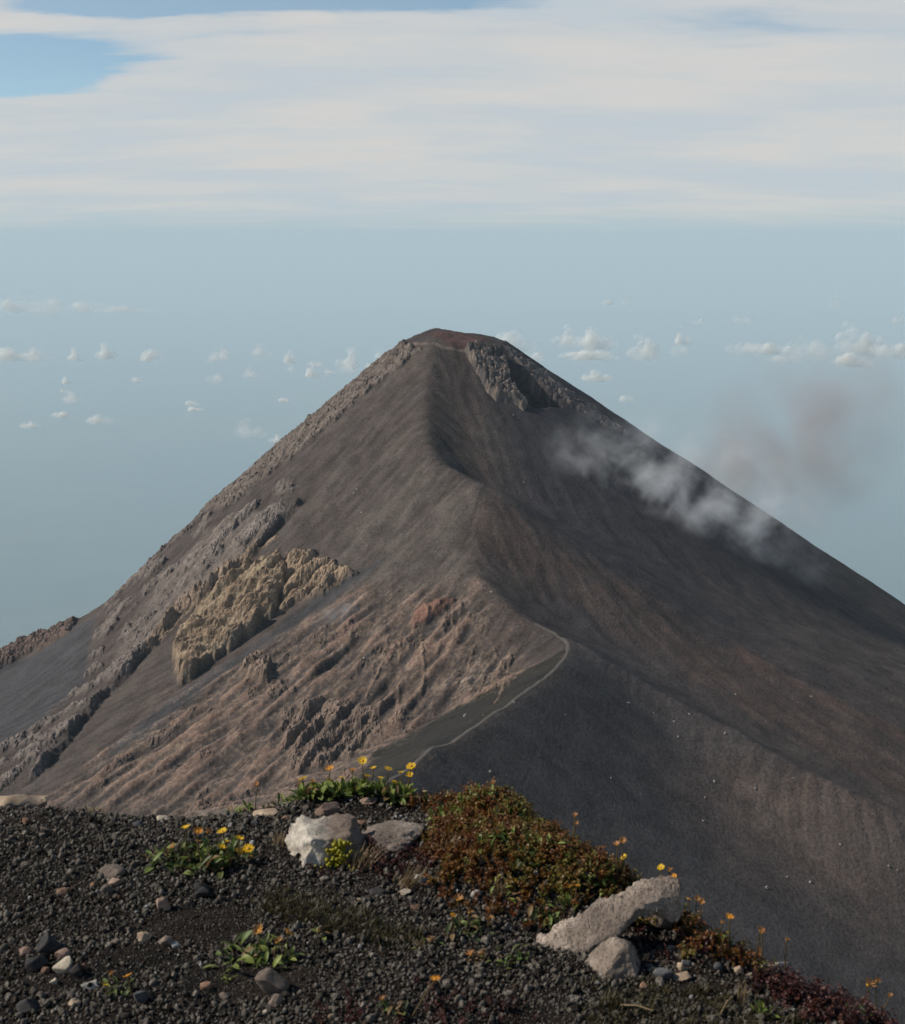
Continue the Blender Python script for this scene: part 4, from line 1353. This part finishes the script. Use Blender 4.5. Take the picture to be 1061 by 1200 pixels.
LEAF = {k: [leaf_mesh(k, 10 + i, 0.26 + 0.05 * i, 0.3 + 0.3 * i) for i in range(4)] for k in ('green', 'dark', 'dry', 'lime')}


def head_mesh(mk, n=15, seed=0, lift=0.12):
    r_ = random.Random(seed)
    vs, fs = [], []
    for k in range(n):
        a = 2 * PI * k / n + r_.uniform(-0.1, 0.1)
        L = 0.5 * r_.uniform(0.86, 1.04); w = 0.115
        ca, sa = math.cos(a), math.sin(a)
        base = len(vs)
        for t, ww in ((0.18, 0.45), (0.55, 1.0), (0.88, 0.85), (1.0, 0.35)):
            for sx in (-1, 1):
                x, y = t * L, sx * w * ww * 0.5
                vs.append((x * ca - y * sa, x * sa + y * ca, lift * t + r_.uniform(-0.015, 0.015) + 0.012 * (k % 2)))
        for q in range(3):
            c0 = base + q * 2
            fs.append((c0, c0 + 1, c0 + 3, c0 + 2))
    return mesh_np('flower_head', np.array(vs), np.array(fs), ML[mk], smooth=False)


def disc_mesh(mk):
    p, f = ICO[2]
    q = p * np.array([0.16, 0.16, 0.09]) + np.array([0, 0, 0.06])
    q[:, 2] += 0.012 * fbm3(p * 5, 2)
    return mesh_np('flower_disc', q, f, ML[mk])


HEAD = {'y': [head_mesh('petal', 15, i, 0.08 + 0.08 * i) for i in range(3)], 'o': [head_mesh('petal_o', 14, 7 + i, 0.14 + 0.1 * i) for i in range(2)], 'd': [head_mesh('wilt', 12, 20 + i, 0.42) for i in range(2)]}
DISC = disc_mesh('disc')


def tube_mesh(pts, r0, r1, mk, seg=5, name='stem'):
    pts = [Vector(p) for p in pts]
    vs, fs = [], []
    for i, p in enumerate(pts):
        d = (pts[min(i + 1, len(pts) - 1)] - pts[max(i - 1, 0)]).normalized()
        a = d.orthogonal().normalized(); c_ = d.cross(a)
        r_ = r0 + (r1 - r0) * i / (len(pts) - 1)
        for k in range(seg):
            t = 2 * PI * k / seg
            vs.append((p + (a * math.cos(t) + c_ * math.sin(t)) * r_)[:])
        if i:
            for k in range(seg):
                A = (i - 1) * seg + k; B_ = (i - 1) * seg + (k + 1) % seg
                fs.append((A, B_, B_ + seg, A + seg))
    return mesh_np(name, np.array(vs), np.array(fs), ML[mk])


rp = random.Random(404)


def add_flower(root, base, top, kind, dia):
    """stem and head; base and top are points relative to the plant"""
    mid = base.lerp(top, 0.55) + Vector((rp.uniform(-.006, .006), rp.uniform(-.006, .006), 0))
    new_obj('stem', tube_mesh([base, mid, top], 0.0026, 0.0018, 'stem'), root)
    hd = new_obj('flower', rp.choice(HEAD[kind]), root)
    hd.location = top
    hd.scale = (dia, dia, dia)
    hd.rotation_euler = (rp.uniform(0.0, 0.55), rp.uniform(-0.6, 0.1), rp.uniform(0, 6))
    dd = new_obj('flower_disc', DISC, hd)
    return hd


def px_point(u, v, y):
    """world point on the sight line through (u, v) at distance y"""
    return Vector(P(u, v, y))


def plant(u, v, wpx, n, mix, flowers, label, cat='plant', name='flowering_plant', hpx=None, lsize=0.048, group=None, up=0.6):
    """rosette plant standing at (u, v); flowers: (u, v, kind, px)"""
    p = ghit(u, v)
    s = pxm(p)
    root = new_obj(name, None, label=label, cat=cat, group=group)
    root.empty_display_size = 0.05
    root.location = p
    for k in range(n):
        rr = (rp.random() ** 0.7) * wpx * s * 0.46
        a = rp.uniform(0, 2 * PI)
        x, y = rr * math.cos(a), rr * math.sin(a) * 0.75
        z = float(F(p.x + x, p.y + y)) - p.z
        mk = rp.choices(list(mix), list(mix.values()))[0]
        o = new_obj('leaf', rp.choice(LEAF[mk]), root)
        o.location = (x, y, z + rp.uniform(0.0, 0.02))
        L = lsize * rp.uniform(0.65, 1.25)
        o.scale = (L, L, L)
        o.rotation_euler = Euler((rp.uniform(0.15, 1.25) * up / 0.6, rp.uniform(-0.4, 0.4), rp.uniform(0, 2 * PI)), 'XYZ')
    for (fu, fv, kind, fp) in flowers:
        yb = p.y + rp.uniform(-0.02, 0.03)
        top = px_point(fu, fv, yb) - p
        bx = min(max(top.x + rp.uniform(-.015, .015), -wpx * s * 0.45), wpx * s * 0.45)
        base = Vector((bx, top.y, 0))
        base.z = float(F(p.x + base.x, p.y + base.y)) - p.z - 0.004
        if top.z < base.z + 0.012:
            dd = (base.z + 0.014 - top.z)
            top = Vector((top.x, top.y, base.z + 0.014))
        add_flower(root, base, top, kind, fp * s * 1.12)
    return root


GD = {'dark': 4, 'green': 4, 'dry': 1.5, 'lime': 0.7}
GG = {'green': 5, 'lime': 4, 'dry': 0.8}
plant(232, 1012, 128, 150, GD, [(218, 971, 'y', 11), (232, 975, 'o', 11), (243, 976, 'd', 9), (261, 975, 'y', 12), (265, 987, 'y', 9), (280, 984, 'y', 11), (260, 994, 'y', 11), (291, 995, 'y', 14), (281, 999, 'y', 13), (292, 1010, 'y', 9), (204, 993, 'd', 9), (232, 986, 'o', 9)],
      'dark-leaved daisy clump with a dozen yellow flowers alone on black cinders', lsize=0.054, up=0.75)
plant(372, 927, 62, 150, GG, [(355, 913, 'y', 11), (387, 902, 'o', 11), (385, 915, 'o', 9), (366, 917, 'd', 8)], 'bright green daisy clump on the brow with mostly orange flowers', lsize=0.058, up=0.95)
plant(418, 924, 60, 155, GG, [(425, 892, 'y', 11), (430, 910, 'y', 9), (428, 925, 'y', 9), (413, 903, 'o', 9), (401, 912, 'y', 9), (438, 901, 'y', 8)], 'bright green daisy clump on the brow with one tall yellow flower', lsize=0.058, up=0.95)
plant(464, 925, 56, 140, {'green': 5, 'lime': 3, 'dry': 1}, [(455, 901, 'y', 9), (470, 906, 'y', 8), (446, 912, 'y', 8), (482, 898, 'y', 11), (480, 909, 'y', 9), (462, 917, 'y', 8)], 'bright green daisy clump on the brow next to the red shrub', lsize=0.058, up=0.95)
plant(340, 938, 30, 28, {'green': 4, 'lime': 3}, [], 'small flowerless bright green tuft below the brow daisies', name='leafy_plant', lsize=0.036)
plant(283, 928, 32, 26, GG, [(302, 920, 'd', 7)], 'small green tuft on the brow beside the long grey rock', name='leafy_plant', lsize=0.036)
plant(318, 922, 26, 14, {'dry': 4, 'green': 1}, [], 'brownish withered tuft on the brow left of the daisies', name='leafy_plant', lsize=0.032)
plant(298, 1126, 104, 58, {'green': 4, 'lime': 2, 'dark': 2, 'dry': 1}, [(337, 1093, 'o', 12), (304, 1091, 'd', 13), (325, 1105, 'd', 12)], 'spreading green rosette with one orange bloom on bare brown soil', lsize=0.052)
plant(375, 1100, 20, 8, {'green': 3, 'dry': 2}, [(371, 1095, 'd', 8)], 'tiny green and orange plant below the dry moss strip', lsize=0.03, name='leafy_plant')
plant(140, 1168, 46, 22, {'dark': 3, 'green': 3}, [(123, 1155, 'y', 8), (150, 1144, 'o', 11), (130, 1142, 'd', 9)], 'little plant with orange blooms between pale stones and coarse lava', lsize=0.03)
plant(269, 1152, 15, 9, {'lime': 4}, [], 'tiny lime seedling on bare brown soil', lsize=0.02, name='seedling')
plant(548, 1094, 76, 34, {'dark': 3, 'green': 3, 'dry': 3}, [(537, 1055, 'd', 11), (550, 1070, 'd', 9), (572, 1078, 'd', 12), (530, 1072, 'o', 7)], 'sparse plant with wilted orange heads on black cinders below the shrub', lsize=0.04)
plant(500, 1110, 42, 12, {'green': 2, 'dry': 3}, [(505, 1107, 'd', 10)], 'few-leaved withered plant at the end of the dry moss strip', lsize=0.034)
plant(600, 1122, 46, 16, {'dark': 3, 'green': 2, 'dry': 1}, [], 'scattered dark leaves on cinders left of the leaning boulder', lsize=0.032, name='leafy_plant')
plant(560, 1130, 40, 14, {'dry': 4, 'green': 1}, [(552, 1120, 'd', 11), (565, 1126, 'd', 9)], 'brown withered plant on cinders left of the leaning boulder', lsize=0.03)
plant(596, 1135, 18, 8, {'lime': 2, 'green': 2}, [], 'tiny green sprout on cinders left of the rock wedge', lsize=0.024, name='seedling')
plant(545, 950, 92, 78, {'green': 5, 'lime': 3, 'dark': 1}, [], 'wide patch of bright green leaves growing through the red shrub', lsize=0.05, name='leafy_plant', up=0.8)
plant(585, 985, 60, 42, {'green': 4, 'lime': 3, 'dark': 2}, [], 'patch of bright green leaves further down the shrub slope', lsize=0.046, name='leafy_plant', up=0.8)
plant(481, 985, 28, 14, {'dry': 3, 'green': 2}, [(475, 977, 'y', 8), (483, 981, 'o', 8)], 'small daisy between the flat grey-brown rock and the shrub', lsize=0.03)
plant(620, 1010, 44, 26, {'green': 4, 'dark': 2}, [(636, 1000, 'd', 8)], 'green leaves in the dark heart of the shrub', lsize=0.042, name='leafy_plant', up=0.8)
plant(592, 1052, 44, 22, {'dry': 2, 'lime': 2}, [(604, 1051, 'y', 10)], 'pale yellowish leaves with one yellow bloom at the foot of the shrub', lsize=0.042)
plant(645, 1080, 62, 40, {'green': 4, 'dark': 3, 'dry': 2}, [(668, 1040, 'd', 8), (676, 1038, 'o', 7)], 'green leaves between shrub foot and leaning boulder', lsize=0.04, up=0.8)
plant(712, 1032, 40, 18, {'dark': 3, 'green': 2}, [(724, 991, 'd', 9), (729, 986, 'd', 9), (732, 1005, 'y', 9)], 'tall stalks with one yellow and two wilted heads over the shrub', lsize=0.036, up=0.8)
plant(672, 985, 20, 6, {'dry': 3}, [(674, 957, 'd', 8), (675, 965, 'd', 6)], 'thin stalk with a dried head above the shrub crest', lsize=0.03)
plant(580, 936, 18, 6, {'dry': 3}, [(579, 919, 'd', 8)], 'short dried head above the red shrub crest', lsize=0.026)
plant(776, 1052, 30, 12, {'dry': 2, 'green': 2}, [(775, 1017, 'y', 9), (785, 1021, 'd', 8), (790, 1027, 'o', 8)], 'three small blooms on stalks behind the leaning boulder', lsize=0.034)
plant(815, 1088, 36, 22, {'green': 3, 'dry': 3}, [(807, 1054, 'y', 10), (816, 1054, 'd', 8), (822, 1057, 'd', 8)], 'yellow bloom with dried heads right of the leaning boulder', lsize=0.036, up=0.9)
plant(850, 1102, 26, 12, {'green': 2, 'dry': 3}, [(855, 1076, 'o', 11), (846, 1082, 'd', 7)], 'flat orange bloom over the orange-brown shrub patch', lsize=0.03)
plant(892, 1122, 14, 5, {'dry': 3}, [(891, 1091, 'd', 9), (893, 1094, 'd', 7)], 'dried flower stalks above the orange-brown shrub patch', lsize=0.022)
plant(920, 1128, 12, 4, {'dry': 3}, [(922, 1102, 'd', 7)], 'single dried stalk behind the rounded pale rock', lsize=0.022)
plant(1012, 1186, 46, 22, {'dark': 3, 'green': 1, 'dry': 2}, [(1017, 1155, 'd', 14), (1027, 1150, 'd', 8), (1043, 1168, 'd', 7)], 'withered orange flower heads at the far right hill edge', lsize=0.036, up=0.9)
plant(1005, 1196, 40, 26, {'green': 4, 'dark': 3}, [], 'green leafy plant under the withered heads at the hill edge', lsize=0.036, name='leafy_plant')
plant(892, 1190, 30, 14, {'lime': 3, 'green': 2}, [], 'pale green shoot in the moss at the hill edge', lsize=0.034, name='leafy_plant', up=0.9)
plant(462, 1190, 40, 16, {'green': 3, 'dark': 2, 'dry': 2}, [(449, 1172, 'd', 8), (510, 1148, 'o', 13)], 'low green leaves among dark red sprigs with an orange bloom', lsize=0.04)
plant(108, 938, 30, 14, {'lime': 1, 'dry': 3}, [], 'yellowish withered tuft on the brow beside the low tan rock', lsize=0.026, name='leafy_plant')


for (u, v, w, n, lb) in ((515, 930, 60, 45, 'yellow-green leaves on the crest of the shrub beside the brow daisies'), (600, 962, 50, 34, 'yellow-green leaves on the middle of the shrub crest'), (655, 1000, 44, 28, 'olive leaves lower on the shrub crest above the dark slope'), (700, 1040, 50, 30, 'olive leaves in the shrub just behind the leaning boulder')):
    plant(u, v, w, n, {'green': 4, 'lime': 4, 'dry': 2}, [], lb, lsize=0.040, name='leafy_plant', up=0.85)

# --- yellow moss cushion at the white rock
p0 = ghit(392, 1018); s0 = pxm(p0)
vs, fs, k0 = [], [], 0
pp_, ff_ = ICO[2]
for k in range(110):
    t = rp.random()
    x = rp.gauss(0, 0.30) * 30 * s0 * (1.1 - 0.6 * t); z = t * 28 * s0; y = rp.uniform(-0.2, 0.5) * 20 * s0 + z * 0.3
    r_ = rp.uniform(1.3, 2.6) * s0
    q = pp_ * (1 + 0.35 * fbm3(pp_ * 3 + rp.random() * 40, 2))[:, None] * r_
    vs.append(q + np.array([x + 0.25 * z, y, z])); fs.append(ff_ + k0); k0 += len(pp_)
me = mesh_np('moss_cushion', np.concatenate(vs), np.concatenate(fs), ML['moss_y'])
o = new_obj('moss_cushion', me, label='bright yellow moss cushion at the right foot of the white-faced rock', cat='moss')
o.location = p0


# --- dry grass tufts
def tuft(u, v, w, h, n, label, mk='straw', lean=0.0):
    p = ghit(u, v); s = pxm(p)
    vs, fs = [], []
    for k in range(n):
        a = rp.uniform(0, 2 * PI); L = h * s * rp.uniform(0.5, 1.15); sp = rp.uniform(0.1, 0.9)
        bx, by = rp.gauss(0, 0.16) * w * s, rp.gauss(0, 0.16) * w * s
        ww = rp.uniform(0.0012, 0.0022)
        base = len(vs)
        for i in range(4):
            t = i / 3
            x = bx + math.cos(a) * sp * L * t * t * 0.8 + lean * L * t; y = by + math.sin(a) * sp * L * t * t * 0.8
            z = L * (t - 0.25 * sp * t * t)
            wd = ww * (1 - 0.8 * t)
            vs += [(x - math.sin(a) * wd, y + math.cos(a) * wd, z), (x + math.sin(a) * wd, y - math.cos(a) * wd, z)]
            if i:
                c_ = base + (i - 1) * 2
                fs.append((c_, c_ + 1, c_ + 3, c_ + 2))
    me = mesh_np('grass_tuft', np.array(vs), np.array(fs), ML[mk])
    o = new_obj('grass_tuft', me, label=label, cat='grass')
    o.location = p
    return o


tuft(478, 1040, 40, 26, 120, 'dry straw tuft on cinders between the shrub and the white-faced rock', lean=0.3)
tuft(420, 1014, 50, 22, 120, 'dry straw tuft right of the yellow moss cushion', lean=0.4)
tuft(655, 1104, 34, 26, 90, 'dry straw tuft against the low end of the leaning boulder', lean=0.3)
tuft(328, 990, 24, 18, 50, 'short dry straw tuft left of the white-faced rock')
tuft(528, 1000, 40, 22, 80, 'pale dry straw between bare chips and the red shrub')
tuft(870, 1175, 26, 26, 30, 'thin pale straw standing in the moss at the hill edge')
tuft(585, 1050, 34, 18, 60, 'short pale straw at the foot of the shrub')


# --- dead sticks
def stick(u0, v0, u1, v1, r_, label):
    a = ghit(u0, v0); c_ = ghit(u1, v1)
    a.z += 0.012; c_.z += 0.014
    mid = a.lerp(c_, 0.5) + Vector((0, 0.004, 0.006))
    me = tube_mesh([a - mid, Vector((0, 0, 0)), c_ - mid], r_, r_ * 0.6, 'straw', 6, 'stick')
    o = new_obj('stick', me, label=label, cat='stick')
    o.location = mid


stick(727, 1183, 765, 1191, 0.0035, 'straight pale stick on the moss at the hill edge')
stick(844, 1195, 860, 1172, 0.003, 'bleached bent stick near the bright orange pebble')
stick(556, 1098, 572, 1088, 0.002, 'short curved stick beside the sparse plant on cinders')


# ------------------------------------------------------------------ ground cover
def sprig_mesh(mk, seed, n=18, L=1.0, leafl=0.16, leafw=0.075, branch=3):
    r_ = random.Random(seed)
    vs, fs = [], []
    for bch in range(branch):
        a0 = r_.uniform(0, 6.28); ln = r_.uniform(0.25, 0.75)
        top = Vector((math.cos(a0) * ln, math.sin(a0) * ln, 1.0)) * L * r_.uniform(0.6, 1.0)
        for k in range(n):
            t = 0.25 + 0.75 * (k + r_.random()) / n
            c_ = Vector((top.x * t * t, top.y * t * t, top.z * t))
            az = r_.uniform(0, 6.28); el = r_.uniform(-0.2, 1.0)
            d = Vector((math.cos(az) * math.cos(el), math.sin(az) * math.cos(el), math.sin(el)))
            sd_ = d.cross(Vector((r_.uniform(-1, 1), r_.uniform(-1, 1), 1))).normalized()
            l_ = leafl * r_.uniform(0.7, 1.3) * (1.1 - 0.35 * t); w_ = leafw * r_.uniform(0.8, 1.2)
            i = len(vs)
            vs += [c_[:], (c_ + d * l_ * 0.55 + sd_ * w_)[:], (c_ + d * l_)[:], (c_ + d * l_ * 0.55 - sd_ * w_)[:]]
            fs.append((i, i + 1, i + 2, i + 3))
    return proto('sprig_shape', mesh_np('sprig_shape', np.array(vs), np.array(fs), ML[mk], smooth=False))


def blade_mesh(mk, seed, n=14):
    r_ = random.Random(seed)
    vs, fs = [], []
    for k in range(n):
        a = r_.uniform(0, 6.28); sp = r_.uniform(0.2, 0.9)
        bx, by = r_.uniform(-.35, .35), r_.uniform(-.35, .35)
        w_ = 0.05
        x, y = math.cos(a), math.sin(a)
        h = r_.uniform(0.5, 1.0)
        i = len(vs)
        vs += [(bx - y * w_, by + x * w_, 0), (bx + y * w_, by - x * w_, 0), (bx + x * sp * .4 + y * w_ * .7, by + y * sp * .4 - x * w_ * .7, h * .7), (bx + x * sp * .4 - y * w_ * .7, by + y * sp * .4 + x * w_ * .7, h * .7), (bx + x * sp, by + y * sp, h)]
        fs += [(i, i + 1, i + 2), (i, i + 2, i + 3), (i + 3, i + 2, i + 4)]
    return proto('blade_shape', mesh_np('blade_shape', np.array(vs), np.array(fs), ML[mk], smooth=False))


SPR = [sprig_mesh('shrub', 50 + i) for i in range(5)]
RED = [sprig_mesh('red', 70 + i, 14, 1.0, 0.18, 0.07, 3) for i in range(4)]
MOS = [blade_mesh('moss', 90 + i) for i in range(4)]


def cover(name, poly, dens, size, protos, label, tint_fn, soft=0.04, tilt=0.5):
    xs = [p[0] for p in poly]; ys = [p[1] for p in poly]
    A_ = (max(xs) - min(xs) + 0.2) * (max(ys) - min(ys) + 0.2)
    n = int(A_ * dens)
    x = nrs.uniform(min(xs) - 0.1, max(xs) + 0.1, n); y = nrs.uniform(min(ys) - 0.1, max(ys) + 0.1, n)
    sd_ = poly_sd(x, y, poly) + 0.06 * fbm2(x / 0.12, y / 0.12, 3)
    ok = nrs.random_sample(n) < sstep(sd_, -soft, soft)
    x, y = x[ok], y[ok]
    n = len(x)
    z = F(x, y) - 0.006
    sc = size * nrs.uniform(0.55, 1.25, n) * (1 + 0.35 * fbm2(x / 0.09, y / 0.09, 2))
    rot = np.stack([nrs.normal(0, tilt * 0.6, n), nrs.normal(0, tilt * 0.6, n), nrs.uniform(0, 6.28, n)], 1)
    return gn_scatter(name, np.stack([x, y, z], 1), rot, np.repeat(sc[:, None], 3, 1), nrs.randint(0, len(protos), n), protos, label, np.clip(tint_fn(x, y) + nrs.normal(0, 0.16, n), 0, 1))


def px_poly(lst):
    return [tuple(ghit(u, v)[:2]) for u, v in lst]


def shrub_tint(x, y):
    return 0.48 + 0.22 * sstep(x, -0.05, 0.45) + 0.55 * fbm2(x / 0.16, y / 0.16, 3)


cover('shrub_mat', SHRUB, 4300, 0.056, SPR, 'dense low shrub mat turning red-brown and olive along the brow', shrub_tint)
cover('shrub_mat', SHRUB_R, 3300, 0.060, SPR, 'orange-brown low shrub patch between leaning boulder and rounded pale rock', lambda x, y: 0.55 + 0.3 * fbm2(x / 0.1, y / 0.1, 2))
cover('shrub_mat', px_poly([(500, 1045), (560, 1050), (610, 1062), (660, 1086), (620, 1090), (570, 1068), (510, 1058)]), 1300, 0.05, SPR, 'thin reddish shrub fringe at the foot of the shrub mat', lambda x, y: 0.45 + 0.4 * fbm2(x / 0.1, y / 0.1, 2))
cover('red_sprigs', px_poly([(395, 1000), (440, 990), (500, 985), (525, 1000), (520, 1030), (460, 1030), (400, 1018)]), 1500, 0.045, RED, 'dark red sprigs spreading right of the white-faced rock', lambda x, y: 0.4 + 0 * x)
cover('red_sprigs', px_poly([(335, 1018), (372, 1016), (392, 1020), (385, 1026), (340, 1024)]), 1600, 0.032, RED, 'dark red sprigs at the front foot of the white-faced rock', lambda x, y: 0.35 + 0 * x)
cover('red_sprigs', px_poly([(470, 915), (500, 920), (560, 930), (540, 940), (490, 935)]), 1800, 0.05, RED, 'rust-red sprigs along the brow beside the daisies', lambda x, y: 0.75 + 0 * x)
cover('red_sprigs', px_poly([(755, 1095), (800, 1098), (850, 1118), (830, 1130), (780, 1125), (750, 1118)]), 1300, 0.04, RED, 'dark red sprigs in front of the boulder hollow', lambda x, y: 0.35 + 0 * x)
cover('red_sprigs', px_poly([(905, 1140), (950, 1143), (985, 1165), (1030, 1190), (1050, 1215), (980, 1215), (930, 1180), (890, 1160)]), 2300, 0.062, RED, 'dark red shrub at the right hill edge', lambda x, y: 0.4 + 0.3 * fbm2(x / 0.1, y / 0.1, 2))
cover('red_sprigs', px_poly([(380, 1175), (450, 1160), (540, 1160), (610, 1170), (640, 1215), (380, 1215)]), 650, 0.040, RED, 'sparse dark red sprigs among cinders below the orange bloom', lambda x, y: 0.45 + 0.3 * fbm2(x / 0.1, y / 0.1, 2))
cover('red_sprigs', px_poly([(24, 930), (60, 932), (90, 936), (60, 942), (28, 938)]), 1000, 0.034, RED, 'dark red sprigs on the brow beside the low tan rock', lambda x, y: 0.35 + 0 * x)
cover('moss_mat', px_poly([(285, 1062), (340, 1050), (390, 1058), (440, 1078), (495, 1105), (470, 1110), (410, 1095), (340, 1080)]), 4200, 0.036, MOS, 'dry olive-brown moss strip on the cinders', lambda x, y: 0.5 + 0.4 * fbm2(x / 0.1, y / 0.1, 2))
cover('moss_mat', px_poly([(690, 1158), (760, 1152), (840, 1165), (900, 1185), (960, 1200), (960, 1230), (690, 1230)]), 2600, 0.030, MOS, 'olive moss spread at the right hill edge', lambda x, y: 0.6 + 0.4 * fbm2(x / 0.1, y / 0.1, 2))
